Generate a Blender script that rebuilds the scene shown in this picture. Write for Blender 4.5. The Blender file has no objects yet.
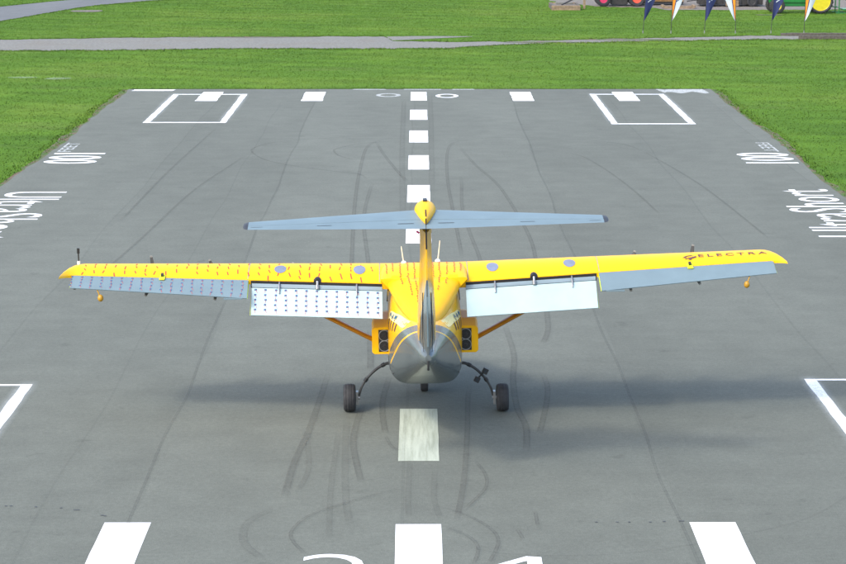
import bpy, bmesh, math, random
import numpy as np
from mathutils import Vector, Matrix
R = math.radians
random.seed(7)
rng = np.random.default_rng(11)
scene = bpy.context.scene
COL = scene.collection

# ------------------------------------------------------------------ camera
FPX, PW, PH = 2065.0, 846.0, 564.0          # focal length and picture size in photograph pixels
VX, VY = 418.8, -134.0                      # vanishing point of the runway
HC = 8.82                                   # camera height / cos(pitch)
PITCH = math.atan((PH / 2 - VY) / FPX)
CAMH = HC * math.cos(PITCH)
YAW = math.atan((PW / 2 - VX) / FPX)
cam = bpy.data.cameras.new('camera')
cam.sensor_width = 36.0
cam.lens = 36.0 * FPX / PW
cam.clip_start = 0.1
cam.clip_end = 8000
camo = bpy.data.objects.new('camera', cam)
COL.objects.link(camo)
camo.location = (0, 0, CAMH)
camo.rotation_euler = (R(90) - PITCH, 0, -YAW)
scene.camera = camo

# ------------------------------------------------------------------ sky, sun, exposure
SUNV = Vector((-0.70, -0.60, 1.0)).normalized()      # towards the sun
w = bpy.data.worlds.new('World'); scene.world = w; w.use_nodes = True
nt = w.node_tree
sky = nt.nodes.new('ShaderNodeTexSky'); sky.sky_type = 'NISHITA'; sky.sun_disc = False
sky.sun_elevation = math.asin(SUNV.z)
sky.sun_rotation = math.atan2(SUNV.x, SUNV.y)
sky.air_density = 1.0; sky.dust_density = 3.0; sky.ozone_density = 1.0
bg = nt.nodes['Background']; bg.inputs['Strength'].default_value = 0.15
nt.links.new(sky.outputs[0], bg.inputs[0])
sl = bpy.data.lights.new('sun', 'SUN'); sl.energy = 0.55; sl.angle = R(5.5); sl.color = (1.0, 0.955, 0.87)
so = bpy.data.objects.new('sun', sl); COL.objects.link(so)
so.rotation_euler = (-SUNV).to_track_quat('-Z', 'Y').to_euler()
so.location = (-30, -30, 60)
scene.view_settings.view_transform = 'Standard'
scene.view_settings.look = 'None'
scene.view_settings.exposure = 1.60
scene.view_settings.gamma = 1.0
scene.render.engine = 'CYCLES'
scene.cycles.use_denoising = True


def g(px, py):
    """point of the flat ground seen at a photograph pixel"""
    d = py - VY
    return ((px - VX) * HC / d, HC * FPX / math.cos(PITCH) / d - CAMH * math.tan(PITCH))

# ------------------------------------------------------------------ materials
def newmat(name):
    m = bpy.data.materials.new(name); m.use_nodes = True
    return m, m.node_tree, m.node_tree.nodes['Principled BSDF']

def N(t, kind, **kw):
    n = t.nodes.new(kind)
    for k, v in kw.items():
        setattr(n, k, v)
    return n

def setin(n, **kw):
    for k, v in kw.items():
        n.inputs[k.replace('_', ' ')].default_value = v

def mixc(t, fac, a, b, blend='MIX'):
    n = t.nodes.new('ShaderNodeMix'); n.data_type = 'RGBA'; n.blend_type = blend
    for sock, v in ((n.inputs[0], fac), (n.inputs[6], a), (n.inputs[7], b)):
        if hasattr(v, 'node'):
            t.links.new(v, sock)
        elif isinstance(v, (int, float)):
            sock.default_value = v
        else:
            sock.default_value = (*v[:3], 1)
    return n.outputs[2]

def math_(t, op, a, b=None, c=None, clamp=False):
    n = t.nodes.new('ShaderNodeMath'); n.operation = op; n.use_clamp = clamp
    for i, v in enumerate((a, b, c)):
        if v is None:
            continue
        if hasattr(v, 'node'):
            t.links.new(v, n.inputs[i])
        else:
            n.inputs[i].default_value = v
    return n.outputs[0]

def coords(t, scale=(1, 1, 1), kind='Object'):
    tc = t.nodes.new('ShaderNodeTexCoord'); mp = t.nodes.new('ShaderNodeMapping')
    mp.inputs['Scale'].default_value = scale
    t.links.new(tc.outputs[kind], mp.inputs[0])
    return mp.outputs[0]

def noise(t, vec, scale, detail=4, rough=0.55):
    n = t.nodes.new('ShaderNodeTexNoise')
    setin(n, Scale=scale, Detail=detail, Roughness=rough)
    t.links.new(vec, n.inputs['Vector'])
    return n.outputs['Fac']

def ramp(t, fac, stops):
    n = t.nodes.new('ShaderNodeValToRGB')
    while len(n.color_ramp.elements) < len(stops):
        n.color_ramp.elements.new(0.5)
    for e, (p, c) in zip(n.color_ramp.elements, stops):
        e.position = p
        e.color = (c, c, c, 1) if isinstance(c, (int, float)) else (*c[:3], 1)
    t.links.new(fac, n.inputs[0])
    return n.outputs[0]

def bump(t, bsdf, height, strength=0.3, dist=0.01):
    b = t.nodes.new('ShaderNodeBump'); setin(b, Strength=strength, Distance=dist)
    t.links.new(height, b.inputs['Height']); t.links.new(b.outputs[0], bsdf.inputs['Normal'])

def simple(name, col, rough=0.5, metal=0.0, coat=0.0, var=0.12, scale=6.0, bmp=0.0):
    m, t, b = newmat(name)
    v = coords(t)
    n = noise(t, v, scale, 5)
    lo = tuple(c * (1 - var) for c in col); hi = tuple(min(1, c * (1 + var)) for c in col)
    t.links.new(ramp(t, n, [(0.3, lo), (0.7, hi)]), b.inputs['Base Color'])
    setin(b, Roughness=rough, Metallic=metal)
    b.inputs['Coat Weight'].default_value = coat
    b.inputs['Coat Roughness'].default_value = 0.12
    if name == 'yellow_paint': b.inputs['Specular IOR Level'].default_value = 0.22
    if bmp:
        bump(t, b, noise(t, v, scale * 8, 4), bmp, 0.005)
    return m

M = {}
YEL = (0.82, 0.435, 0.003)
M['yellow'] = simple('yellow_paint', YEL, 0.42, 0, 0.0, 0.05, 2.5)
M['light_grey_paint'] = simple('light_grey_paint', (0.140, 0.198, 0.218), 0.5, 0, 0.0, 0.06, 3)
M['white_paint'] = simple('white_aircraft_paint', (0.35, 0.465, 0.465), 0.5, 0, 0.0, 0.07, 2.2)
M['vane'] = simple('vane_paint', (0.17, 0.23, 0.26), 0.45, 0, 0.0, 0.08, 4)
M['cove'] = simple('cove_black', (0.012, 0.011, 0.011), 0.7)
M['black'] = simple('black_plastic', (0.014, 0.014, 0.015), 0.5)
M['rubber'] = simple('tyre_rubber', (0.026, 0.027, 0.03), 0.8, 0, 0, 0.25, 20, 0.3)
M['steel'] = simple('steel', (0.30, 0.30, 0.30), 0.38, 0.8, 0, 0.15, 12)
M['darksteel'] = simple('dark_steel', (0.06, 0.06, 0.06), 0.5, 0.5, 0, 0.15, 12)
M['red_tuft'] = simple('red_yarn', (0.50, 0.04, 0.035), 0.9)
M['blue_tape'] = simple('blue_tape', (0.015, 0.10, 0.22), 0.7)
M['gold'] = simple('gold_paint', (0.42, 0.22, 0.012), 0.45, 0, 0.1)
M['strutpaint'] = simple('strut_paint', (0.55, 0.22, 0.012), 0.4, 0, 0.2, 0.1, 5)
M['neon'] = simple('neon_yellow', (0.62, 0.75, 0.02), 0.5)
M['cover'] = simple('access_cover_grey', (0.17, 0.20, 0.27), 0.6)
M['lettering'] = simple('wing_lettering', (0.11, 0.045, 0.045), 0.6)
M['white'] = simple('white_plastic', (0.78, 0.78, 0.76), 0.45)
M['cream'] = simple('cream_rod', (0.72, 0.66, 0.52), 0.5)
M['mesh_grille'] = simple('fan_black', (0.02, 0.022, 0.024), 0.5, 0.3)
M['ring'] = simple('fan_ring', (0.22, 0.23, 0.23), 0.45, 0.4)
M['glass'] = simple('cockpit_glass', (0.03, 0.04, 0.05), 0.08, 0, 0.6, 0.02)
M['prop'] = simple('propeller_grey', (0.05, 0.052, 0.055), 0.45)
M['prop_tip'] = simple('propeller_tip_white', (0.20, 0.20, 0.19), 0.5)
M['band'] = simple('pale_yellow_band', (0.78, 0.66, 0.28), 0.5)
M['wood'] = simple('weathered_wood', (0.22, 0.16, 0.10), 0.8, 0, 0, 0.35, 7, 0.4)
M['oldwood'] = simple('railway_sleeper_wood', (0.085, 0.075, 0.06), 0.9, 0, 0, 0.4, 9, 0.5)
M['tractor_green'] = simple('tractor_green', (0.01, 0.16, 0.03), 0.4, 0, 0.2, 0.12, 5)
M['tractor_yellow'] = simple('tractor_yellow', (0.55, 0.46, 0.01), 0.5, 0, 0.1, 0.1, 5)
M['magenta'] = simple('magenta_rim', (0.50, 0.03, 0.10), 0.5)
M['redorange'] = simple('red_orange_rim', (0.70, 0.09, 0.05), 0.5)
M['darkbody'] = simple('dark_body', (0.028, 0.026, 0.024), 0.5, 0, 0, 0.3, 6)
M['rust'] = simple('brown_rusty_panel', (0.20, 0.11, 0.035), 0.75, 0, 0, 0.35, 8)
M['navy'] = simple('navy_cloth', (0.018, 0.028, 0.10), 0.85, 0, 0, 0.12, 3)
M['orange'] = simple('orange_cloth', (0.75, 0.25, 0.015), 0.85, 0, 0, 0.1, 3)
M['white_cloth'] = simple('white_cloth', (0.42, 0.48, 0.52), 0.9, 0, 0, 0.05, 3)

def two_tone(name, expr, grey=(0.092, 0.108, 0.108), rough=0.27):
    """aircraft paint: yellow where expr>0, grey elsewhere; expr is built from airframe coordinates"""
    m, t, b = newmat(name)
    tc = N(t, 'ShaderNodeTexCoord'); sp = N(t, 'ShaderNodeSeparateXYZ')
    t.links.new(tc.outputs['Object'], sp.inputs[0])
    f = expr(t, sp.outputs)
    n = noise(t, tc.outputs['Object'], 3.0, 5)
    yl = mixc(t, n, tuple(c * 0.95 for c in YEL), YEL)
    gr = mixc(t, n, tuple(c * 0.85 for c in grey), tuple(c * 1.12 for c in grey))
    t.links.new(mixc(t, f, gr, yl), b.inputs['Base Color'])
    setin(b, Roughness=rough); b.inputs['Coat Weight'].default_value = 0.12
    return m

def fus_expr(t, o):
    # boundary rises towards the tail; a second narrow yellow stripe runs below it
    bz = math_(t, 'MULTIPLY_ADD', math_(t, 'ADD', o[1], 0.65), -0.55, 1.10)
    d = math_(t, 'SUBTRACT', o[2], bz)
    main = math_(t, 'GREATER_THAN', d, 0.0)
    s1 = math_(t, 'GREATER_THAN', d, -0.25); s2 = math_(t, 'LESS_THAN', d, -0.205)
    st = math_(t, 'MULTIPLY', s1, s2)
    st = math_(t, 'MULTIPLY', st, math_(t, 'LESS_THAN', o[1], -0.75))
    low = math_(t, 'GREATER_THAN', o[2], 1.02)
    return math_(t, 'MULTIPLY', math_(t, 'MAXIMUM', main, st), low)
M['fuselage'] = two_tone('fuselage_paint', fus_expr)

def fin_expr(t, o):
    # grey below a line falling away forward of the trailing edge
    bz = math_(t, 'MULTIPLY_ADD', math_(t, 'ADD', o[1], 4.15), -1.0, 2.95)
    return math_(t, 'GREATER_THAN', o[2], bz)
M['fin'] = two_tone('fin_paint', fin_expr)

# --- asphalt
def asphalt(name, base, lanes=True):
    m, t, b = newmat(name)
    v = coords(t)
    big = noise(t, coords(t, (1, 0.35, 1)), 0.22, 4, 0.6)
    mid = noise(t, v, 1.3, 5, 0.6)
    fine = noise(t, v, 55.0, 3, 0.7)
    f2 = noise(t, v, 14.0, 4, 0.7)
    s = math_(t, 'MULTIPLY_ADD', big, 0.46, 0.77)
    s = math_(t, 'MULTIPLY', s, math_(t, 'MULTIPLY_ADD', mid, 0.38, 0.81))
    s = math_(t, 'MULTIPLY', s, math_(t, 'MULTIPLY_ADD', fine, 1.1, 0.45))
    s = math_(t, 'MULTIPLY', s, math_(t, 'MULTIPLY_ADD', f2, 0.6, 0.70))
    if lanes:
        spots = ramp(t, noise(t, v, 2.2, 3, 0.5), [(0.66, 1.0), (0.74, 0.86)])
        s = math_(t, 'MULTIPLY', s, spots)
        tc = N(t, 'ShaderNodeTexCoord'); sp = N(t, 'ShaderNodeSeparateXYZ')
        t.links.new(tc.outputs['Object'], sp.inputs[0])
        wob = math_(t, 'MULTIPLY_ADD', noise(t, coords(t, (0, 1, 0)), 0.15, 3), 0.5, -0.25)
        x = math_(t, 'ADD', sp.outputs[0], wob)
        k = math_(t, 'FLOOR', math_(t, 'DIVIDE', math_(t, 'ADD', x, 11.3), 3.7))
        wn = N(t, 'ShaderNodeTexWhiteNoise', noise_dimensions='1D')
        t.links.new(math_(t, 'ADD', k, 3.7), wn.inputs['W'])
        s = math_(t, 'MULTIPLY', s, math_(t, 'MULTIPLY_ADD', wn.outputs['Value'], 0.10, 0.95))
        # transverse roller/broom streaks
        st = noise(t, coords(t, (0.25, 2.2, 1)), 1.4, 4, 0.7)
        s = math_(t, 'MULTIPLY', s, math_(t, 'MULTIPLY_ADD', st, 0.16, 0.92))
    col = mixc(t, 1.0, base, s, 'MULTIPLY')
    t.links.new(col, b.inputs['Base Color'])
    setin(b, Roughness=0.92)
    b.inputs['Specular IOR Level'].default_value = 0.25
    bump(t, b, fine, 0.35, 0.006)
    return m
M['asphalt'] = asphalt('runway_asphalt', (0.117, 0.127, 0.107))
M['road'] = asphalt('road_asphalt', (0.125, 0.132, 0.132), False)

# --- grass ground and blades
def grass_col(t, v):
    a = noise(t, v, 0.11, 4, 0.6)
    bb = noise(t, v, 0.9, 5, 0.65)
    c = noise(t, coords(t, (0.2, 1.0, 1)), 0.8, 4, 0.6)
    col = ramp(t, a, [(0.3, (0.055, 0.122, 0.012)), (0.5, (0.072, 0.147, 0.014)), (0.7, (0.098, 0.168, 0.020))])
    s = math_(t, 'MULTIPLY', math_(t, 'MULTIPLY_ADD', bb, 0.45, 0.78), math_(t, 'MULTIPLY_ADD', c, 0.7, 0.65))
    # mower passes: soft bands a couple of metres wide, slightly skew to the runway
    wv = t.nodes.new('ShaderNodeTexWave'); wv.wave_type = 'BANDS'; wv.bands_direction = 'Y'; wv.wave_profile = 'SIN'
    setin(wv, Scale=0.14, Distortion=2.5, Detail=2.0); wv.inputs['Detail Scale'].default_value = 0.5
    mp = t.nodes.new('ShaderNodeMapping'); mp.inputs['Rotation'].default_value = (0, 0, R(24)); t.links.new(v, mp.inputs[0]); t.links.new(mp.outputs[0], wv.inputs['Vector'])
    s = math_(t, 'MULTIPLY', s, math_(t, 'MULTIPLY_ADD', wv.outputs['Fac'], 0.13, 0.935))
    straw = ramp(t, noise(t, coords(t, (0.5, 1, 1)), 0.35, 5, 0.7), [(0.55, 0.0), (0.75, 0.4)])
    col = mixc(t, straw, col, (0.125, 0.160, 0.045))
    return mixc(t, 1.0, col, s, 'MULTIPLY')
m, t, b = newmat('grass_ground'); v = coords(t)
col = grass_col(t, v)
dry = ramp(t, noise(t, v, 2.6, 5, 0.7), [(0.62, 0.0), (0.78, 1.0)])
col = mixc(t, math_(t, 'MULTIPLY', dry, 0.35), col, (0.13, 0.12, 0.045))
t.links.new(col, b.inputs['Base Color']); setin(b, Roughness=1.0); b.inputs['Specular IOR Level'].default_value = 0.1
bump(t, b, noise(t, v, 22, 4, 0.7), 0.25, 0.03)
M['grass'] = m
m, t, b = newmat('grass_blades'); v = coords(t)
col = grass_col(t, v)
geo = N(t, 'ShaderNodeNewGeometry')
s = math_(t, 'MULTIPLY_ADD', geo.outputs['Random Per Island'], 0.36, 0.84)
col = mixc(t, 1.0, col, s, 'MULTIPLY')
t.links.new(col, b.inputs['Base Color']); setin(b, Roughness=0.9); b.inputs['Specular IOR Level'].default_value = 0.15
cx_ = N(t, 'ShaderNodeCombineXYZ'); cx_.inputs[2].default_value = 1.0
vm = N(t, 'ShaderNodeVectorMath', operation='ADD'); sc_ = N(t, 'ShaderNodeVectorMath', operation='SCALE'); sc_.inputs['Scale'].default_value = 0.35
t.links.new(geo.outputs['Normal'], sc_.inputs[0]); t.links.new(sc_.outputs[0], vm.inputs[0]); t.links.new(cx_.outputs[0], vm.inputs[1])
nn_ = N(t, 'ShaderNodeVectorMath', operation='NORMALIZE'); t.links.new(vm.outputs[0], nn_.inputs[0]); t.links.new(nn_.outputs[0], b.inputs['Normal'])
M['blade'] = m

def gravelmat(name, c1, c2, green=0.0):
    m, t, b = newmat(name); v = coords(t)
    n = noise(t, v, 7, 6, 0.75); n2 = noise(t, v, 0.5, 4)
    col = ramp(t, n, [(0.3, c1), (0.72, c2)])
    col = mixc(t, ramp(t, n2, [(0.5, 0.0), (0.75, 0.4)]), col, (0.15, 0.125, 0.09))
    t.links.new(col, b.inputs['Base Color']); setin(b, Roughness=1.0)
    bump(t, b, noise(t, v, 30, 3, 0.8), 0.7, 0.03)
    return m
M['gravel'] = gravelmat('gravel', (0.110, 0.109, 0.095), (0.232, 0.232, 0.207))
M['pad'] = gravelmat('pale_gravel', (0.11, 0.095, 0.08), (0.20, 0.18, 0.155))
m, t, b = newmat('soil'); v = coords(t)
col = ramp(t, noise(t, v, 5, 5, 0.7), [(0.3, (0.075, 0.052, 0.032)), (0.7, (0.16, 0.105, 0.07))])
col = mixc(t, ramp(t, noise(t, v, 2.2, 4, 0.7), [(0.42, 0.0), (0.56, 1.0)]), col, (0.05, 0.10, 0.015))
t.links.new(col, b.inputs['Base Color']); setin(b, Roughness=1.0)
M['soil'] = m

# --- paint on the runway (worn, with overspray at the edges through alpha)
def roadpaint(name, wear=0.25, col=(0.80, 0.81, 0.80), thin=1.0):
    m, t, b = newmat(name); v = coords(t)
    n = noise(t, v, 26, 4, 0.8); n2 = noise(t, v, 1.6, 4)
    c = mixc(t, ramp(t, n2, [(0.35, 0.0), (0.75, 1.0)]), col, tuple(x * 0.86 for x in col))
    t.links.new(c, b.inputs['Base Color']); setin(b, Roughness=0.75)
    a = ramp(t, n, [(wear - 0.06, 0.25 * thin), (wear + 0.08, thin)])
    t.links.new(a, b.inputs['Alpha'])
    return m
M['paint'] = roadpaint('runway_paint', 0.27)
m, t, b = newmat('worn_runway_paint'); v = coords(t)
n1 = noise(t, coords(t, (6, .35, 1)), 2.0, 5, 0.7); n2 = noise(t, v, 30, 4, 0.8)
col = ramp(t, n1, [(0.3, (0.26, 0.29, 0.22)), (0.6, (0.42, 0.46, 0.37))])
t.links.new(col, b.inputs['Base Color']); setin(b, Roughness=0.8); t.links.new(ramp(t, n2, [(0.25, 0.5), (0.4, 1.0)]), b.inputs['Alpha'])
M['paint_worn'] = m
M['spray'] = roadpaint('sprayed_paint', 0.36, (0.80, 0.82, 0.82), 0.95)
M['chalk'] = roadpaint('chalk', 0.60, (0.60, 0.66, 0.60), 0.45)
M['faint'] = roadpaint('faint_paint', 0.50, (0.70, 0.74, 0.72), 0.8)

def rubbermark(name, alpha, col=(0.042, 0.034, 0.030), soft=False):
    """a rubber deposit: two denser edges, worn through by the aggregate, faded at both ends (UV: u across, v along)"""
    m, t, b = newmat(name)
    uv = N(t, 'ShaderNodeUVMap'); sp = N(t, 'ShaderNodeSeparateXYZ'); t.links.new(uv.outputs[0], sp.inputs[0])
    u, vv = sp.outputs[0], sp.outputs[1]
    d = math_(t, 'ABSOLUTE', math_(t, 'SUBTRACT', u, 0.5))
    prof = ramp(t, d, [(0.0, 1.0), (0.2, 0.75), (0.35, 0.25), (0.5, 0.0)] if soft else [(0.0, 0.42), (0.24, 0.6), (0.38, 1.0), (0.5, 0.0)])
    ends = ramp(t, vv, [(0.0, 0.0), (0.15, 0.8), (0.93, 1.0), (1.0, 0.0)])
    n = noise(t, coords(t), 9.0, 6, 0.85)
    a = math_(t, 'MULTIPLY', math_(t, 'MULTIPLY', prof, ends), ramp(t, n, [(0.32, 0.15), (0.62, 1.25)]))
    a = math_(t, 'MULTIPLY', a, alpha)
    t.links.new(a, b.inputs['Alpha']); b.inputs['Base Color'].default_value = (*col, 1); setin(b, Roughness=0.9)
    return m
M['mark'] = rubbermark('tyre_rubber_mark', 0.30)
M['mark_thin'] = rubbermark('thin_tyre_rubber_mark', 0.34)
M['mark_dark'] = rubbermark('dark_tyre_rubber_mark', 0.5)
M['mark_faint'] = rubbermark('faint_tyre_rubber_mark', 0.17)
M['halo'] = rubbermark('overspray', 0.32, (0.72, 0.78, 0.78), True)
M['seam_faint'] = rubbermark('faint_seam', 0.14, (0.04, 0.042, 0.045))
M['seam'] = rubbermark('seam_dark', 0.26, (0.04, 0.042, 0.045))

# ------------------------------------------------------------------ mesh helpers
class MB:
    def __init__(s):
        s.v, s.f, s.uv = [], [], None
    def add(s, vs, fs):
        o = len(s.v); s.v += [tuple(p) for p in vs]; s.f += [tuple(i + o for i in f) for f in fs]
        return s
    def box(s, x0, x1, y0, y1, z0, z1, mat=None):
        vs = [Vector((x, y, z)) for z in (z0, z1) for y in (y0, y1) for x in (x0, x1)]
        if mat: vs = [mat @ p for p in vs]
        return s.add(vs, [(0, 2, 3, 1), (4, 5, 7, 6), (0, 1, 5, 4), (2, 6, 7, 3), (0, 4, 6, 2), (1, 3, 7, 5)])
    def loft(s, secs, cap=True):
        n = len(secs[0]); vs = [p for q in secs for p in q]; fs = []
        for i in range(len(secs) - 1):
            for j in range(n):
                k = (j + 1) % n
                fs.append((i * n + j, i * n + k, (i + 1) * n + k, (i + 1) * n + j))
        if cap:
            fs.append(tuple(range(n - 1, -1, -1))); fs.append(tuple((len(secs) - 1) * n + j for j in range(n)))
        return s.add(vs, fs)
    def tube(s, pts, r, seg=10, cap=True):
        pts = [Vector(p) for p in pts]; rs = r if isinstance(r, (list, tuple)) else [r] * len(pts)
        secs = []; up = None
        for i, p in enumerate(pts):
            d = (pts[min(i + 1, len(pts) - 1)] - pts[max(i - 1, 0)]).normalized()
            if up is None:
                up = Vector((0, 0, 1)) if abs(d.z) < 0.9 else Vector((1, 0, 0))
            a = d.cross(up).normalized(); up = a.cross(d).normalized()
            secs.append([p + (a * math.cos(2 * math.pi * k / seg) + up * math.sin(2 * math.pi * k / seg)) * rs[i] for k in range(seg)])
        return s.loft(secs, cap)
    def lathe(s, prof, axis='x', c=(0, 0, 0), seg=32, cap=True):
        """prof: (along, radius)"""
        secs = []
        for a, r in prof:
            q = []
            for k in range(seg):
                cs, sn = math.cos(2 * math.pi * k / seg) * r, math.sin(2 * math.pi * k / seg) * r
                p = (a, cs, sn) if axis == 'x' else ((cs, a, sn) if axis == 'y' else (cs, sn, a))
                q.append((p[0] + c[0], p[1] + c[1], p[2] + c[2]))
            secs.append(q)
        return s.loft(secs, cap)
    def build(s, name, mat, parent=None, smooth=False, bevel=0.0, angle=40):
        me = bpy.data.meshes.new(name); me.from_pydata(s.v, [], s.f)
        if s.uv:
            l = me.uv_layers.new(name='UVMap')
            for i, lp in enumerate(me.loops):
                l.data[i].uv = s.uv[lp.vertex_index]
        else:
            bm = bmesh.new(); bm.from_mesh(me)
            bmesh.ops.recalc_face_normals(bm, faces=bm.faces)
            if bevel:
                bmesh.ops.bevel(bm, geom=[e for e in bm.edges if len(e.link_faces) == 2 and e.calc_face_angle(0) > 0.6],
                                offset=bevel, segments=2, affect='EDGES', clamp_overlap=True)
            bm.to_mesh(me); bm.free()
        o = bpy.data.objects.new(name, me); COL.objects.link(o)
        me.materials.append(M[mat] if isinstance(mat, str) else mat)
        if smooth:
            for p in me.polygons: p.use_smooth = True
            me.set_sharp_from_angle(angle=R(angle))
        if parent is not None: o.parent = parent
        return o

def tag(o, label=None, cat=None, group=None, kind=None):
    for k, v in (('label', label), ('category', cat), ('group', group), ('kind', kind)):
        if v: o[k] = v
    return o

def empty(name, loc, rz=0.0):
    o = bpy.data.objects.new(name, None); COL.objects.link(o)
    o.empty_display_size = 0.3; o.location = loc; o.rotation_euler = (0, 0, rz)
    return o

def text_mesh(body, size=1.0, spacing=1.0, bold=0.0):
    """flat outline of a word: vertices (x, y) and faces, lower left at 0,0"""
    cu = bpy.data.curves.new('lettering', 'FONT'); cu.body = body; cu.size = size; cu.space_character = spacing
    cu.resolution_u = 4; cu.offset = bold
    o = bpy.data.objects.new('lettering', cu); COL.objects.link(o)
    dg = bpy.context.evaluated_depsgraph_get(); dg.update()
    me = bpy.data.meshes.new_from_object(o.evaluated_get(dg))
    vs = [(p.co.x, p.co.y) for p in me.vertices]; fs = [tuple(p.vertices) for p in me.polygons]
    bpy.data.objects.remove(o); bpy.data.meshes.remove(me); bpy.data.curves.remove(cu)
    x0 = min(v[0] for v in vs); y0 = min(v[1] for v in vs)
    return [(x - x0, y - y0) for x, y in vs], fs

def islands(vs, fs):
    """split a flat word into its letters"""
    par = list(range(len(vs)))
    def find(a):
        while par[a] != a: par[a] = par[par[a]]; a = par[a]
        return a
    for f in fs:
        for k in f[1:]: par[find(k)] = find(f[0])
    groups = {}
    for f in fs: groups.setdefault(find(f[0]), []).append(f)
    out = []
    for fl in groups.values():
        ids = sorted({k for f in fl for k in f}); mp = {k: i for i, k in enumerate(ids)}
        out.append(([vs[k] for k in ids], [tuple(mp[k] for k in f) for f in fl]))
    return sorted(out, key=lambda q: min(v[0] for v in q[0]))

# ------------------------------------------------------------------ ground, runway, roads
RW = 11.43; YEND = 81.6
def sheet(name, outline, z, mat, parent=None, kind=None):
    """flat polygon given as lower and upper polylines of equal length (ground coordinates)"""
    lo, up = outline; n = len(lo)
    mb = MB(); mb.add([(x, y, z) for x, y in lo] + [(x, y, z) for x, y in up],
                      [(i, i + 1, n + i + 1, n + i) for i in range(n - 1)])
    o = mb.build(name, mat, parent)
    for p in o.data.polygons:
        if p.normal.z < 0: p.flip()
    return tag(o, kind=kind)

def dense(pts, step=0.7, jit=0.0):
    out = []
    for a, c in zip(pts[:-1], pts[1:]):
        n = max(1, int(math.dist(a, c) / step))
        for i in range(n):
            k = i / n
            out.append((a[0] + (c[0] - a[0]) * k + random.uniform(-jit, jit), a[1] + (c[1] - a[1]) * k + random.uniform(-jit, jit)))
    out.append(pts[-1]); return out

S = 4000
mb = MB(); mb.add([(-S, -S, -0.03), (S, -S, -0.03), (S, S, -0.03), (-S, S, -0.03)], [(0, 1, 2, 3)])
ground = tag(mb.build('ground', 'grass'), 'mown green grass field around the runway end', None, None, 'structure')

# runway slab with a slightly ragged edge
ys = np.arange(-60, YEND + 0.01, 0.6)
lft = [(-RW + 0.12 * math.sin(y * 0.31) * math.sin(y * 0.11 + 1) + random.uniform(-.05, .05), y) for y in ys]
rgt = [(RW + 0.10 * math.sin(y * 0.27 + 2) * math.sin(y * 0.13) + random.uniform(-.05, .05), y) for y in ys]
mb = MB(); n = len(ys)
vs = [(x, y, 0.0) for x, y in lft] + [(x, y, 0.0) for x, y in rgt] + [(x, y, -0.2) for x, y in lft] + [(x, y, -0.2) for x, y in rgt]
fs = []
for i in range(n - 1):
    fs += [(i, n + i, n + i + 1, i + 1), (i, i + 1, 2 * n + i + 1, 2 * n + i), (n + i, 3 * n + i, 3 * n + i + 1, n + i + 1)]
fs.append((n - 1, 2 * n - 1, 4 * n - 1, 3 * n - 1))
mb.add(vs, fs)
runway = tag(mb.build('runway', 'asphalt'), 'grey asphalt runway with white painted markings', None, None, 'structure')

def strip_edges(pl, pu, name, z, mat, jit=0.12):
    lo = [g(*p) for p in pl]; up = [g(*p) for p in pu]
    xs = np.linspace(max(lo[0][0], up[0][0]), min(lo[-1][0], up[-1][0]), 160)
    l = [(x, float(np.interp(x, [p[0] for p in lo], [p[1] for p in lo])) + random.uniform(-jit, jit)) for x in xs]
    u = [(x, float(np.interp(x, [p[0] for p in up], [p[1] for p in up])) + random.uniform(-jit, jit)) for x in xs]
    sheet(name, (l, u), z, mat, None, 'structure')
    return xs, np.array([p[1] for p in l]), np.array([p[1] for p in u])

PATHS = []
gl = [(-420, 51), (0, 50), (100, 49.5), (200, 48.3), (270, 47.5), (400, 48), (452, 47.3), (500, 44), (560, 42.2), (650, 40.6), (757, 38.6), (846, 38.8), (1200, 38.8)]
gu = [(-420, 40), (0, 39), (100, 37.5), (200, 36.5), (270, 36), (340, 35.8), (384, 36.0), (392, 40.2), (440, 41.4), (500, 41), (560, 39.5), (650, 37.7), (757, 35.0), (800, 35.4), (846, 37.0), (1200, 37)]
gp = strip_edges(gl, gu, 'gravel_path', -0.022, 'gravel', 0.22)
fo = strip_edges([(384, 40.4), (410, 39.2), (440, 37.6), (472, 36.2)], [(384, 36.0), (420, 35.6), (450, 35.6), (472, 35.8)], 'gravel_path', -0.018, 'gravel', 0.1)
rl = [(-300, 60), (-80, 34), (0, 20.8), (38, 14.2), (76, 7.6), (98, 4.7), (147, 0.6), (200, -2.5), (300, -6), (600, -12)]
ru = [(-300, 25), (-80, 15), (0, 6.2), (51, 1.0), (90, -2.2), (147, -6), (200, -8.5), (300, -11), (600, -16)]
rd = strip_edges(rl, ru, 'service_road', -0.020, 'road', 0.04)
pd = strip_edges([(548, 0), (575, 3.5), (600, 6.3), (655, 7.2), (664, 9.6), (770, 9.4), (846, 9), (1100, 8)], [(548, -1.5), (700, -20), (1100, -22)], 'gravel_yard', -0.021, 'pad', 0.25)
PATHS += [gp, fo, rd, pd]
for (xs_, l_, u_), a_, b_ in ((gp, .35, .25), (rd, .15, .15)):
    sheet('soil_verge', ([(x, y - a_ * random.uniform(.2, 1.2)) for x, y in zip(xs_, l_)], [(x, y + b_ * random.uniform(.2, 1.2)) for x, y in zip(xs_, u_)]), -0.0265, 'soil', None, 'structure')
for px, py, rx, ry in ((22, 77, .75, .35), (58, 78, .65, .55)):
    c = g(px, py); pts = [(c[0] + rx * math.cos(a) * random.uniform(.6, 1.1), c[1] + ry * math.sin(a) * random.uniform(.6, 1.1), -.006) for a in np.linspace(0, 2 * math.pi, 18, endpoint=False)]
    tag(MB().add(pts, [tuple(range(18))]).build('chalk_mark', 'chalk'), None, None, None, 'structure')
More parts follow.
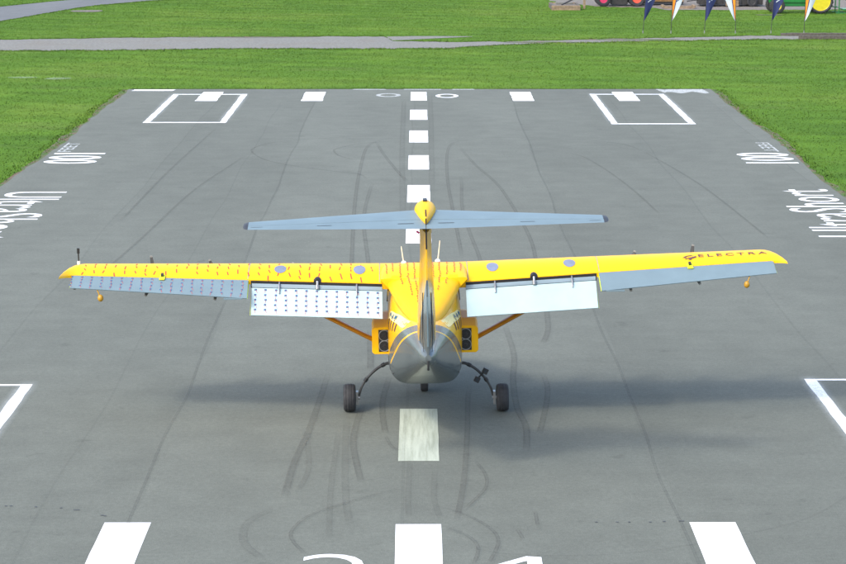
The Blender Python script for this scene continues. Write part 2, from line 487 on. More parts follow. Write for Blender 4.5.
# soil along the runway edges and along the path
for sgn, ed in ((-1, lft), (1, rgt)):
    sel = [p for p in ed if p[1] > 30]
    a = [(x - sgn * 0.02, y) for x, y in sel]
    c = [(x + sgn * (0.16 + 0.12 * random.random() + 0.1 * math.sin(y * .5)), y) for x, y in sel]
    sheet('soil_verge', (a, c), -0.016, 'soil', None, 'structure')
xs = np.linspace(-RW, RW, 70)
sheet('soil_verge', ([(x, YEND - .02) for x in xs], [(x, YEND + random.uniform(.05, .3)) for x in xs]), -0.016, 'soil', None, 'structure')
for i, (px, py, rx, ry) in enumerate([(86, 10.6, 1.1, 1.0), (770, 14.5, 0.9, 0.5), (540, 41.7, 2.0, .35), (240, 36.3, 4, .4), (630, 39.2, 3, .3)]):
    c = g(px, py); pts = [(c[0] + rx * math.cos(a) * random.uniform(.75, 1.1), c[1] + ry * math.sin(a) * random.uniform(.7, 1.1), -0.0135) for a in np.linspace(0, 2 * math.pi, 22, endpoint=False)]
    mb = MB(); mb.add(pts, [tuple(range(22))]); tag(mb.build('bare_soil', 'soil' if i else 'pad'), None, None, None, 'structure')

# ------------------------------------------------------------------ painted markings (parts of the runway)
LVL = [0.004]
def quadpaint(x0, x1, y0, y1, name='painted_block', mat='paint', z=0.004, rag=0.0):
    if rag:
        k = max(3, int((y1 - y0) / 0.35)); kk = np.linspace(0, 1, k)
        l = [(x0 + random.uniform(-rag, rag), y0 + (y1 - y0) * q) for q in kk]
        r = [(x1 + random.uniform(-rag, rag), y0 + (y1 - y0) * q) for q in kk]
        return sheet(name, (l, r), z, mat, runway)
    return sheet(name, ([(x0, y0), (x1, y0)], [(x0, y1), (x1, y1)]), z, mat, runway)
for k in range(-2, 10):
    yt = 26.47 + 6.0 * k
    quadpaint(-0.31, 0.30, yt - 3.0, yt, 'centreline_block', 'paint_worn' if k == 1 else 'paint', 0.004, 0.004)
for x in (-3.91, 3.94):
    quadpaint(x - 0.31, x + 0.31, 23.5, 26.55, 'edge_block', 'paint', 0.004, 0.004)
for x in (-8.0, -4.02, 3.94, 7.92):
    quadpaint(x - 0.40, x + 0.40, 77.3, 80.45, 'threshold_block', 'paint', 0.0085, 0.02)
HALO = []
def paintbox(xa, xb, ya, yb, side, thin):
    quadpaint(xa, xa + side, ya, yb, 'box_side_line', 'spray', 0.004, 0.014)
    quadpaint(xb - side, xb, ya, yb, 'box_side_line', 'spray', 0.004, 0.014)
    quadpaint(xa + side, xb - side, yb - thin, yb, 'box_end_line', 'spray', 0.004)
    quadpaint(xa + side, xb - side, ya, ya + thin, 'box_end_line', 'spray', 0.004)
    HALO.extend([(x + side / 2, ya, yb, side) for x in (xa, xb - side)])
paintbox(-9.48, -6.63, 70.6, 79.75, 0.22, 0.22)
paintbox(6.60, 9.47, 70.2, 79.75, 0.22, 0.22)
paintbox(-9.48, -6.56, 25.0, 34.1, 0.20, 0.10)
paintbox(6.62, 9.47, 25.4, 34.45, 0.20, 0.10)
quadpaint(-11.25, -9.65, 80.9, 81.4, 'edge_stripe', 'spray', 0.004, 0.08)
pts = [(9.55 + 1.75 * (i / 11), 80.25 + .3 * math.sin(i * 1.1) + random.uniform(-.1, .1)) for i in range(12)]
sheet('paint_scribble', (pts, [(9.35 + 1.85 * (i / 11), 81.45 + random.uniform(-.25, .1)) for i in range(12)]), 0.004, 'faint', runway)
for x0, x1 in ((-2.6, -1.3), (-.6, .9), (1.3, 2.2)):
    quadpaint(x0, x1, 81.35, 81.58, 'edge_stripe', 'faint', 0.004, 0.04)

def ring(cx, cy, rx, ry, tw, name, mat):
    mb = MB(); n = 36; vs = []
    for k in range(n):
        a = 2 * math.pi * k / n
        vs += [(cx + rx * math.cos(a), cy + ry * math.sin(a), .004), (cx + (rx - tw) * math.cos(a), cy + (ry - tw * 1.1) * math.sin(a), .004)]
    mb.add(vs, [(2 * k, 2 * ((k + 1) % n), 2 * ((k + 1) % n) + 1, 2 * k + 1) for k in range(n)])
    return mb.build(name, mat, runway)
ring(-1.17, 79.35, 0.48, 0.62, 0.17, 'painted_zero', 'faint')
ring(1.08, 79.1, 0.44, 0.68, 0.16, 'painted_zero', 'spray')

def ground_text(body, origin, rdir, udir, length, height, name, mat='spray', spacing=1.0):
    """lettering on the runway: rdir is the reading direction, udir the top of the letters; fitted to length x height"""
    vs, fs = text_mesh(body, 1.0, spacing, -0.002 if len(body) > 4 else (-0.02 if len(body) == 1 else 0.010))
    w_ = max(v[0] for v in vs); h_ = max(v[1] for v in vs)
    for lv, lf in islands(vs, fs):
        mb = MB()
        mb.add([(origin[0] + rdir[0] * x / w_ * length + udir[0] * y / h_ * height,
                 origin[1] + rdir[1] * x / w_ * length + udir[1] * y / h_ * height, 0.004) for x, y in lv], lf)
        mb.build(name, mat, runway)
ground_text('UltraShort', (-11.12, 55.3), (0, -1), (1, 0), 7.3, 1.62, 'painted_letter')
ground_text('UltraShort', (11.12, 48.3), (0, 1), (-1, 0), 7.4, 1.62, 'painted_letter')
ground_text('100', (-11.2, 63.0), (0, -1), (1, 0), 2.3, 1.6, 'painted_digit', 'spray')
ground_text('100', (11.3, 60.7), (0, 1), (-1, 0), 2.3, 1.6, 'painted_digit', 'spray')
ground_text('FEET', (-10.75, 63.3), (0, 1), (-1, 0), 2.1, 0.42, 'painted_letter', 'faint')
ground_text('FEET', (10.72, 65.4), (0, -1), (1, 0), 2.1, 0.42, 'painted_letter', 'faint')
ground_text('2', (-1.5, 23.75), (1, 0), (0, 1), 0.92, 1.5, 'painted_digit', 'spray')
MB().add([(1.37, 23.75, .004), (1.56, 23.75, .004), (1.56, 25.12, .004), (1.37, 25.16, .004), (.93, 24.80, .004), (.93, 24.66, .004), (1.37, 24.98, .004)], [(0, 1, 2, 3, 6), (3, 4, 5, 6)]).build('painted_digit', 'spray', runway)

# ------------------------------------------------------------------ rubber marks and seams
def smooth_path(pts, k=10):
    pts = [Vector((*p, 0)) for p in pts]; out = []
    for i in range(len(pts) - 1):
        p0, p1, p2, p3 = pts[max(i - 1, 0)], pts[i], pts[i + 1], pts[min(i + 2, len(pts) - 1)]
        for j in range(k):
            s = j / k
            out.append(0.5 * ((2 * p1) + (p2 - p0) * s + (2 * p0 - 5 * p1 + 4 * p2 - p3) * s * s + (3 * p1 - p0 - 3 * p2 + p3) * s ** 3))
    out.append(pts[-1]); return out
zlev = [0.008]
def track(pix, width, mat, name='tyre_mark', ground_pts=None):
    pts = smooth_path(ground_pts or [g(*p) for p in pix])
    zlev[0] += 0.0004
    mb = MB(); n = len(pts); L = [0.0]
    for a, c in zip(pts[:-1], pts[1:]): L.append(L[-1] + (c - a).length)
    uv = []
    for i, p in enumerate(pts):
        d = (pts[min(i + 1, n - 1)] - pts[max(i - 1, 0)]).normalized(); s = Vector((d.y, -d.x, 0)) * width / 2
        mb.v += [(p.x - s.x, p.y - s.y, zlev[0]), (p.x + s.x, p.y + s.y, zlev[0])]
        uv += [(0, L[i] / L[-1]), (1, L[i] / L[-1])]
    mb.f = [(2 * i, 2 * i + 1, 2 * i + 3, 2 * i + 2) for i in range(n - 1)]; mb.uv = uv
    o = mb.build(name, mat, runway)
    for q in o.data.polygons:
        if q.normal.z < 0: q.flip()
    return o
for x, wd, mt in ((-3.9, .05, 'seam'), (3.5, .05, 'seam'), (-7.6, .045, 'seam_faint'), (7.2, .045, 'seam_faint'), (-0.2, .05, 'seam_faint'), (-5.15, .035, 'seam_faint'), (10.9, .04, 'seam_faint')):
    track(None, wd, mt, 'paving_seam', [(x + random.uniform(-.025, .025) + .03 * math.sin(y * .6), y) for y in np.arange(8, 81, 2.3)])
for x, ya, yb, sd in HALO:
    track(None, sd * 2.2, 'halo', 'overspray', [(x + random.uniform(-.03, .03), q) for q in np.linspace(ya - .25, yb + .25, 6)])
TR = [
 ('mark', .17, [(407, 135), (379, 141), (366.5, 148.5), (360, 170), (356.5, 189.5), (354, 214), (351.6, 259), (350, 300)]),
 ('mark', .16, [(376, 142), (384, 155), (396, 170), (407, 182)]),
 ('mark', .17, [(372.7, 182), (365, 209), (364, 229), (367.7, 259), (371, 300)]),
 ('mark_thin', .10, [(408.7, 135), (334, 138), (280, 142), (257, 147), (252, 152), (265, 160), (292, 166), (329, 171), (359, 174.6), (366.5, 179.6)]),
 ('mark_thin', .10, [(252, 152), (230, 166), (192, 192), (140, 240), (100, 275)]),
 ('mark_thin', .10, [(218, 127), (170, 170), (120, 222)]),
 ('mark_thin', .10, [(640, 150), (700, 185), (770, 240)]),
 ('mark_thin', .10, [(404, 141), (361.5, 144), (339, 148.5), (334, 151), (339, 156), (354, 160)]),
 ('mark', .16, [(494.5, 138.6), (462, 141), (448.6, 148.5), (447, 174.6), (452, 207), (458.5, 239), (462, 259)]),
 ('mark', .16, [(458.5, 146), (474.7, 164.7), (497, 184.5), (514, 209), (529, 236.6), (535.5, 259), (538, 290)]),
 ('mark', .16, [(453.6, 176), (461, 179.6), (462, 207), (470, 234), (479.6, 259), (486, 290)]),
 ('mark_thin', .10, [(462, 140), (504, 138), (559, 139), (616, 143.6), (640, 150)]),
 ('mark_thin', .10, [(539, 156), (574, 154.7), (599, 166), (630, 188), (660, 215)]),
 ('mark', .20, [(329, 372), (320, 400), (308.5, 432), (294, 464), (284, 499)]),
 ('mark_faint', .16, [(307, 438), (308.5, 470), (297, 493)]),
 ('mark', .19, [(363, 405), (355, 430), (353.5, 449), (361, 484)]),
 ('mark', .19, [(390, 376), (383, 400), (382.6, 417), (385.5, 435)]),
 ('mark_thin', .10, [(385.5, 437), (391, 447), (399, 452)]),
 ('mark_thin', .10, [(398.6, 490), (352, 502), (311, 516), (292.5, 531), (292.5, 542), (305.6, 556)]),
 ('mark_faint', .22, [(276.5, 509), (250, 522), (243, 536.6), (247, 548), (262, 560)]),
 ('mark_faint', .20, [(347, 414), (345, 460), (346, 502), (350.6, 528)]),
 ('mark_faint', .16, [(339, 430), (331, 487), (329, 540)]),
 ('mark', .16, [(470, 383), (467.8, 400), (467, 438), (463.4, 484), (456, 524)]),
 ('mark_thin', .10, [(473.6, 461), (485, 475.6), (485, 490), (465, 510)]),
 ('mark', .20, [(503, 322), (513.5, 354.6), (513, 382), (517, 409), (526, 429), (526, 455)]),
 ('mark', .18, [(542, 374), (547, 387), (546.5, 404), (539.5, 435)]),
 ('mark', .20, [(546, 308), (548, 330), (543, 344)]),
 ('mark', .22, [(370, 330), (370.4, 350), (370.4, 371)]),
 ('mark_thin', .10, [(436, 507.6), (465, 516), (491, 531), (498, 545), (488, 566)]),
 ('mark_thin', .10, [(444.5, 528), (468, 538), (478, 550), (473.6, 566)]),
 ('mark_faint', .07, [(447, 542), (503, 555.5), (598, 557), (684, 548), (800, 523), (850, 496)]),
 ('mark_thin', .10, [(535, 513), (537.5, 527)]), ('mark_thin', .10, [(517, 531), (523, 541)]),
 ('mark_faint', .16, [(435, 470), (434, 500), (440, 520)]), ('mark_faint', .16, [(410, 462), (408, 500), (409, 520)]),
 ('mark_faint', .30, [(432, 200), (431, 120), (430, 95)]), ('mark_faint', .30, [(404, 250), (402, 160), (404, 100)]),
]
for mt, wd, px in TR: track(px, wd * (0.62 if px[0][1] < 300 else 0.60), mt)
for px, py in ((6, 506), (11, 506), (36, 507), (61, 508), (75, 510), (78, 510), (102, 515.5), (105, 516), (596, 522.5), (617, 522.5), (629, 522.5), (650, 522.5), (664, 522), (680, 521.5), (683, 521.5)):
    c = g(px, py); o = quadpaint(c[0] - .018, c[0] + .018, c[1] - .014, c[1] + .014, 'survey_dot', 'darksteel', 0.005)

# ------------------------------------------------------------------ the aircraft
AX, AY = 0.115, 32.35
plane = tag(empty('airplane', (AX, AY, 0)), 'yellow high-wing propeller airplane with grey T-tail landing on the centreline', 'airplane')
ROLL = R(1.06)
plane.rotation_euler = (0, -ROLL, R(0.72))
DIH = math.tan(R(1.25))

def uu(s): return (s - 0.66) / (5.5 - 0.66)
def yLE(s): return 0.62 - 0.16 * uu(s)
def yH(s): return -0.42 + 0.20 * uu(s)
UP = [(0, 2.20), (.012, 2.245), (.04, 2.285), (.1, 2.325), (.2, 2.357), (.32, 2.370), (.45, 2.366), (.6, 2.340), (.75, 2.295), (.88, 2.245), (1, 2.195)]
LO = [(1, 2.10), (.8, 2.085), (.6, 2.08), (.4, 2.08), (.2, 2.095), (.08, 2.125), (.02, 2.165)]
def zoff(z, s): return 2.37 + (z - 2.37) * (1 - 0.5 * uu(s)) + s * DIH
def wing_up(s, t):
    z = float(np.interp(t, [p[0] for p in UP], [p[1] for p in UP]))
    return Vector((s, yLE(s) + (yH(s) - yLE(s)) * t, zoff(z, s)))
def wsec(s, sh=1.0, yb=0.0, dz=0.0):
    pts = []
    for t, z in UP + LO:
        y = yLE(s) + (yH(s) - yLE(s)) * t
        zz = zoff(z, s); zm = zoff(2.25, s)
        yc = yH(s) - 0.10 + yb
        pts.append(Vector((s, yc + (y - yc) * sh, zm + (zz - zm) * (sh if sh == 1 else max(.12, sh ** 1.2)) + dz)))
    return pts
def side(v, sg): return Vector((v[0] * sg, v[1], v[2]))

def flap_panel(s, k0, k1):
    """points on the upper face of the flap: k0..k1 along its chord"""
    h = Vector((s, yH(s) - .075, wing_up(s, 1).z - .115)); c = 0.53
    e = h + Vector((0, -math.cos(R(42)), -math.sin(R(42)))) * c
    return h, e
def ail_panel(s):
    q = (s - 2.79) / (5.6 - 2.79)
    h = Vector((s, yH(s) - .018, wing_up(s, 1).z - .004)); c = .49 - .13 * q; d = R(24 - 3 * q)
    return h, h + Vector((0, -math.cos(d), -math.sin(d))) * c

def panel_loft(fn, s0, s1, th, sg, n=8):
    secs = []
    for s in np.linspace(s0, s1, n):
        h, e = fn(s); d = (e - h); dn = d.normalized(); nn = Vector((0, dn.z, -dn.y))   # downward normal
        if nn.z > 0: nn = -nn
        mid = h + d * .35
        pts = [h + nn * th * .45 - dn * 0.012, h + nn * th * .12 - dn * .008, h, mid - nn * .004, e - nn * 0.002, e + nn * .01, mid + nn * th * .7, h + nn * th]
        secs.append([side(p, sg) for p in pts])
    return MB().loft(secs)

def tuft_quads(mb, p, q, wd, nrm):
    d = (q - p).normalized(); sv = d.cross(nrm).normalized() * wd / 2; o = nrm * .004
    mb.add([p - sv + o, p + sv + o, q + sv + o, q - sv + o], [(0, 1, 2, 3)])

for sg in (-1, 1):
    nm = 'left' if sg < 0 else 'right'
    secs = [[side(p, sg) for p in wsec(s)] for s in np.linspace(0.3, 5.44, 20)]
    for ds, sh in ((.07, .97), (.14, .88), (.20, .72), (.245, .50), (.27, .25)):
        secs.append([side(p, sg) for p in wsec(5.44 + ds, sh, -.16 - .28 * ds / .27, -0.0)])
    wing = MB().loft(secs).build('wing', 'yellow', plane, True, 0, 50)
    # access covers: grey ovals let into the skin
    for s in ((2.28, 1.02) if sg < 0 else (1.10, 2.33)):
        mb = MB(); vs = [side(wing_up(s, .62), sg) + Vector((0, 0, .006))]; fs_ = []
        for rr_ in range(1, 6):
            for k in range(24):
                a = 2 * math.pi * k / 24; q = wing_up(s + .019 * rr_ * math.cos(a), .62 + .032 * rr_ * math.sin(a)); vs.append(side(q, sg) + Vector((0, 0, .006)))
        for k in range(24): fs_.append((0, 1 + k, 1 + (k + 1) % 24))
        for rr_ in range(4):
            for k in range(24): fs_.append((1 + rr_ * 24 + k, 1 + (rr_ + 1) * 24 + k, 1 + (rr_ + 1) * 24 + (k + 1) % 24, 1 + rr_ * 24 + (k + 1) % 24))
        mb.add(vs, fs_); mb.build('access_cover', 'cover', wing)
    for sv in (.70, 2.78):
        vs = []
        for t_ in np.linspace(.08, .98, 16):
            for dx in (-.005, .005): vs.append(side(wing_up(sv + dx, t_), sg) + Vector((0, 0, .003)))
        MB().add(vs, [(2 * k, 2 * k + 1, 2 * k + 3, 2 * k + 2) for k in range(15)]).build('skin_seam', 'cover', wing)
    # cove behind the spar, vane and flap
    mb = MB(); secs = []
    for s in np.linspace(.66, 2.735, 6):
        z = wing_up(s, 1).z; y = yH(s)
        secs.append([side(Vector((s, yy, zz)), sg) for yy, zz in ((y + .05, z - .012), (y - .004, z - .012), (y - .004, z - .13), (y + .05, z - .13))])
    MB().loft(secs).build('flap_cove', 'cove', plane)
    secs = []
    for s in np.linspace(.66, 2.715, 6):
        z = wing_up(s, 1).z; y = yH(s)
        secs.append([side(Vector((s, y - a, z - b_)), sg) for a, b_ in ((.012, .075), (.03, .052), (.058, .085), (.066, .108), (.05, .112))])
    MB().loft(secs).build('flap_vane', 'vane', plane, True, 0, 60)
    flap = panel_loft(lambda s: flap_panel(s, 0, 1), .66, 2.715, .07, sg).build('flap', 'white_paint', plane, True, 0, 30)
    mb = MB(); h, e = flap_panel(2.725, 0, 1)
    mb.add([side(p, sg) for p in (h, e, e + Vector((0.006, .005, -.012)), h + Vector((0.006, 0, -.07)))], [(0, 1, 2, 3)])
    mb.build('flap_end_strip', 'neon', flap)
    ail = panel_loft(ail_panel, 2.77, 5.55, .055, sg).build('aileron', 'light_grey_paint', plane, True, 0, 30)
    for s in (2.768, 5.554):
        h, e = ail_panel(s); mb = MB(); dx = .006 if s > 4 else -.006
        mb.add([side(p, sg) for p in (h, e, e + Vector((dx, 0, -.012)), h + Vector((dx, 0, -.055)))], [(0, 1, 2, 3)])
        mb.build('aileron_end_strip', 'neon', ail)
    # trim tab stub under the aileron root
    h, e = ail_panel(3.0)
    MB().box(min(sg * 2.84, sg * 3.13), max(sg * 2.84, sg * 3.13), e.y - .035, e.y + .02, e.z - .03, e.z - .008).build('aileron_tab', 'light_grey_paint', ail)
    # hinge brackets and the flap actuator
    for s in ((2.28, 1.06) if sg < 0 else (1.12, 2.34)):
        z = wing_up(s, 1).z; y = yH(s)
        mb = MB(); mb.tube([side(Vector((s, y + .02, z - .02)), sg), side(Vector((s, y - .06, z - .055)), sg), side(Vector((s, y - .17, z - .175)), sg)], [.013, .015, .010], 8)
        mb.build('flap_hinge', 'steel', plane, True)
    s = 1.68 if sg < 0 else 1.74
    z = wing_up(s, 1).z; y = yH(s)
    mb = MB(); sec = []
    for k in range(7):
        a = math.pi * k / 6
        sec.append((math.cos(a), math.sin(a)))
    secs = [[side(Vector((s + .065 * cx * f, yy, z + hh + .055 * f * sz)), sg) for cx, sz in sec] for yy, f, hh in ((y + .14, .25, .035), (y + .09, .75, .02), (y + .03, 1.0, .0), (y - .006, 1.0, -.02))]
    mb.loft(secs); act = mb.build('flap_actuator', 'black', plane, True, 0, 50)
    mb = MB(); mb.tube([side(Vector((s, y - .01, z + .0)), sg), side(Vector((s, y - .10, z - .10)), sg)], [.022, .017], 10)
    mb.tube([side(Vector((s, y - .06, z - .05)), sg), side(Vector((s, y - .09, z - .11)), sg)], [.034, .026], 10)
    mb.build('actuator_rod', 'steel', act, True)
    # neon clip on the aileron gap
    s = 4.13 if sg < 0 else 4.22
    p = wing_up(s, 1); mb = MB()
    mt_ = Matrix.Translation(side(p, sg)) @ Matrix.Rotation(R(18), 4, 'X')
    mb.box(-.045, .045, -.10, .05, .006, .022, mt_)
    clip = mb.build('aileron_clip', 'neon', plane, False, .004)
    MB().box(-.02, .02, -.02, .045, .024, .06, mt_).build('clip_knob', 'darksteel', clip, False, .004)
    # balance weight hanging below the aileron
    s = 5.12; h, e = ail_panel(s)
    b0 = e + Vector((0, .02, -.01)); b1 = b0 + Vector((.035 * (-1), -.02, -.10))
    mb = MB(); mb.tube([side(b0, sg), side(b1, sg)], .010, 8)
    arm = mb.build('balance_arm', 'gold', ail, True)
    MB().lathe([(-.055, .008), (-.045, .03), (-.015, .046), (.02, .043), (.045, .028), (.056, .006)], 'z', tuple(side(b1 + Vector((-.012, 0, -.03)), sg)), 16).build('balance_weight', 'gold', ail, True)
    # lift strut
    mb = MB(); a = Vector((.62, -.02, 1.10)); c = Vector((2.62, .12, 2.14)); secs = []
    for p in (a, a.lerp(c, .5), c):
        secs.append([side(p + Vector((-.5 * .038 * math.sin(t), .08 * math.cos(t), .86 * .038 * math.sin(t))), sg) for t in np.linspace(0, 2 * math.pi, 12, endpoint=False)])
    MB().loft(secs).build('wing_strut', 'strutpaint', plane, True)
    # four motors on the leading edge
    for i, s in enumerate((1.27, 2.30, 3.35, 4.39)):
        zc = zoff(2.0, s) - .11; y0 = yLE(s)
        mb = MB(); mb.lathe([(-.45, .02), (-.3, .06), (0, .085), (.2, .09), (.32, .075)], 'y', (sg * s, y0, zc), 18)
        mb.box(sg * s - .03, sg * s + .03, y0 - .4, y0 + .08, zc + .03, zoff(2.13, s))
        nac = mb.build('motor_pod', 'yellow', plane, True, 0, 40)
        mb = MB(); mb.lathe([(.33, .07), (.37, .068), (.43, .045), (.46, .01)], 'y', (sg * s, y0, zc), 16)
        spn = mb.build('spinner', 'prop', nac, True)
        ph = math.pi * 1.5 + (0.05, -0.08, 0.22, 0.5)[i] * sg
        for k in range(5):
            a = ph + 2 * math.pi * k / 5; er = Vector((math.cos(a), 0, math.sin(a))); et = Vector((-math.sin(a), 0, math.cos(a)))
            def bl(r0, r1, nn=5):
                se = []
                for r in np.linspace(r0, r1, nn):
                    q = r / .36; tw = R(58 - 42 * q); ch = .018 + .02 * math.sin(math.pi * min(1, q * .95)); th = .007
                    cd = et * math.cos(tw) + Vector((0, 1, 0)) * math.sin(tw); tn = er.cross(cd).normalized()
                    c0 = Vector((sg * s, y0 + .385, zc)) + er * r
                    se.append([c0 + cd * ch, c0 + tn * th, c0 - cd * ch, c0 - tn * th])
                return se
            bd = MB().loft(bl(.05, .335)).build('blade', 'prop', nac, True, 0, 60)
            MB().loft(bl(.3352, .36, 3)).build('blade_tip', 'prop_tip', bd, True, 0, 60)
    # landing gear leg, axle, wheel (wheels cancel the slight roll so both tyres touch the runway)
    def ungr(x, z):      # airplane-local point whose world height is z and world offset is x
        return (x * math.cos(ROLL) + z * math.sin(ROLL), -x * math.sin(ROLL) + z * math.cos(ROLL))
    wx = sg * 1.235
    pth = [(sg * .50, .0, .80), (sg * .64, .0, .79), (sg * .80, 0, .70), (sg * .95, 0, .55), (sg * 1.04, 0, .40), (sg * 1.08, 0, .26)]
    pts = [Vector((ungr(p[0], p[2])[0], p[1], ungr(p[0], p[2])[1])) for p in pth]
    sp_ = []
    for i in range(len(pts) - 1):
        p0, p1, p2, p3 = pts[max(i - 1, 0)], pts[i], pts[i + 1], pts[min(i + 2, len(pts) - 1)]
        for j in range(6):
            q = j / 6; sp_.append(0.5 * ((2 * p1) + (p2 - p0) * q + (2 * p0 - 5 * p1 + 4 * p2 - p3) * q * q + (3 * p1 - p0 - 3 * p2 + p3) * q ** 3))
    sp_.append(pts[-1])
    leg = MB().tube(sp_, [.026 - .008 * i / len(sp_) for i in range(len(sp_))], 10).build('gear_leg', 'darksteel', plane, True)
    for q in (8, 19):
        p = sp_[q]; d = (sp_[q + 1] - p).normalized()
        MB().tube([p - d * .03, p + d * .03], .034, 10).build('leg_clamp', 'black', leg, True)
    ax0 = ungr(sg * 1.07, .225); ax1 = ungr(wx, .225)
    hub = MB().tube([(ax0[0], 0, ax0[1]), (ax1[0], 0, ax1[1])], .03, 12)
    hub.box(min(sg * 1.09, sg * 1.125), max(sg * 1.09, sg * 1.125), -.07, .05, ax0[1] - .10, ax0[1] + .11)
    hub.build('brake_caliper', 'steel', leg, True, 0, 40)
    tyre = MB().lathe([(-.062, .11), (-.085, .14), (-.098, .17), (-.096, .195), (-.08, .213), (-.055, .2225), (-.05, .2185), (-.045, .2185), (-.04, .2245), (-.008, .2265), (-.006, .221), (.006, .221), (.008, .2265), (.04, .2245), (.045, .2185), (.05, .2185), (.055, .2225), (.08, .213), (.096, .195), (.098, .17), (.085, .14), (.062, .11)], 'x', (ax1[0], 0, ax1[1] + .001), 40).build('wheel', 'rubber', plane, True, 0, 50)
    MB().lathe([(-.07, .03), (-.075, .06), (-.055, .10), (-.06, .118), (.06, .118), (.055, .10), (.075, .06), (.07, .03)], 'x', (ax1[0], 0, ax1[1]), 24).build('rim', 'steel', tyre, True, 0, 40)
    # cooling duct with two fans at the fuselage side
    xo, xi = .84, .52
    mb = MB(); secs = []
    for y, a, zb, zt in ((.75, .60, 1.25, 1.42), (.5, .72, 1.15, 1.56), (.15, .82, 1.10, 1.61), (-.25, xo, 1.09, 1.58), (-.55, xo, 1.09, 1.515)):
        r = .035
        secs.append([side(Vector(p), sg) for p in ((.40, y, zb), (a - r, y, zb), (a, y, zb + r), (a, y, zt - r), (a - r, y, zt), (.40, y, zt + .02))])
    duct = MB().loft(secs).build('cooling_duct', 'yellow', plane, False, .006)
    bx0, bx1 = sorted((sg * .55, sg * .735)); z0, z1 = 1.13, 1.485
    MB().box(bx0, bx1, -.556, -.545, z0, z1).build('duct_opening', 'mesh_grille', duct)
    for zc in (z0 + .092, z1 - .092):
        cx = (bx0 + bx1) / 2
        mb = MB(); mb.lathe([(-.5565, .078), (-.564, .080), (-.566, .086), (-.564, .0905), (-.5565, .092)], 'y', (cx, 0, zc), 28, False)
        fan = mb.build('fan_ring', 'ring', duct, True)
        mb = MB(); mb.lathe([(-.5565, .028), (-.568, .024), (-.57, .004)], 'y', (cx, 0, zc), 14)
        for k in range(7):
            a = 2 * math.pi * k / 7
            mb.box(.02, .072, -.561, -.5575, -.012, .012, Matrix.Translation((cx, 0, zc)) @ Matrix.Rotation(a, 4, 'Y'))
        mb.build('fan_blades', 'black', fan)

# fuselage
def fsec(y, zb, zt, hw, e=2.6, n=40, eb=None, split=.5):
    out = []; zc = zb + (zt - zb) * split
    for k in range(n):
        a = 2 * math.pi * k / n; cs, sn = math.cos(a), math.sin(a)
        ee = e if sn >= 0 else (eb or e); hh = (zt - zc) if sn >= 0 else (zc - zb)
        out.append(Vector((hw * math.copysign(abs(cs) ** (2 / ee), cs), y, zc + hh * math.copysign(abs(sn) ** (2 / ee), sn))))
    return out
FS = [(3.0, .92, 1.08, .06, 2, 2), (2.85, .82, 1.2, .24, 2.1, 2.2), (2.5, .66, 1.35, .42, 2.3, 2.6), (2.0, .64, 1.5, .54, 2.6, 3.2), (1.4, .63, 1.95, .58, 2.8, 4), (.8, .625, 2.25, .588, 2.8, 4.5),
      (.3, .625, 2.34, .588, 2.8, 5), (-.35, .625, 2.30, .588, 2.7, 5), (-.6, .635, 2.20, .583, 2.6, 5), (-1.0, .71, 2.06, .55, 2.5, 4.6), (-1.6, .90, 1.95, .46, 2.4, 4), (-2.2, 1.11, 1.91, .36, 2.3, 3.6), (-2.9, 1.34, 1.90, .255, 2.2, 3.2), (-3.5, 1.57, 1.90, .16, 2.2, 2.6), (-3.85, 1.70, 1.90, .10, 2, 2), (-3.95, 1.76, 1.87, .045, 2, 2)]
fus = MB().loft([fsec(y, zb, zt, hw, e, 48, eb) for y, zb, zt, hw, e, eb in FS]).build('fuselage', 'fuselage', plane, True, 0, 60)
# windscreen, mostly hidden by the wing
mb = MB(); secs = []
for y, zb, zt, hw in ((2.02, 1.3, 1.52, .50), (1.42, 1.45, 1.965, .598), (.85, 1.6, 2.29, .607)):
    secs.append([Vector((hw * math.cos(a), y, zb + (zt + .012 - zb) * math.sin(a) ** .7)) for a in np.linspace(.02, math.pi - .02, 15)])
MB().loft(secs, False).build('windscreen', 'glass', fus, True)
# wing centre fairing that tapers onto the tail cone
FA = [(.66, 2.10, 2.22, .62, 3), (.60, 2.10, 2.29, .67, 3.4), (.45, 2.10, 2.365, .685, 4.2), (.15, 2.1, 2.415, .685, 4.4), (-.15, 2.1, 2.405, .685, 4.4), (-.45, 2.20, 2.345, .685, 4.6), (-.565, 2.265, 2.312, .68, 5.0), (-.57, 2.05, 2.318, .565, 2.8), (-.75, 1.95, 2.29, .51, 2.7), (-1.0, 1.85, 2.225, .445, 2.5), (-1.35, 1.78, 2.13, .34, 2.4), (-1.7, 1.74, 2.045, .24, 2.3), (-2.0, 1.72, 1.99, .14, 2.2), (-2.2, 1.7, 1.95, .06, 2)]
fair = MB().loft([fsec(*a) for a in FA]).build('wing_fairing', 'yellow', plane, True, 0, 60)
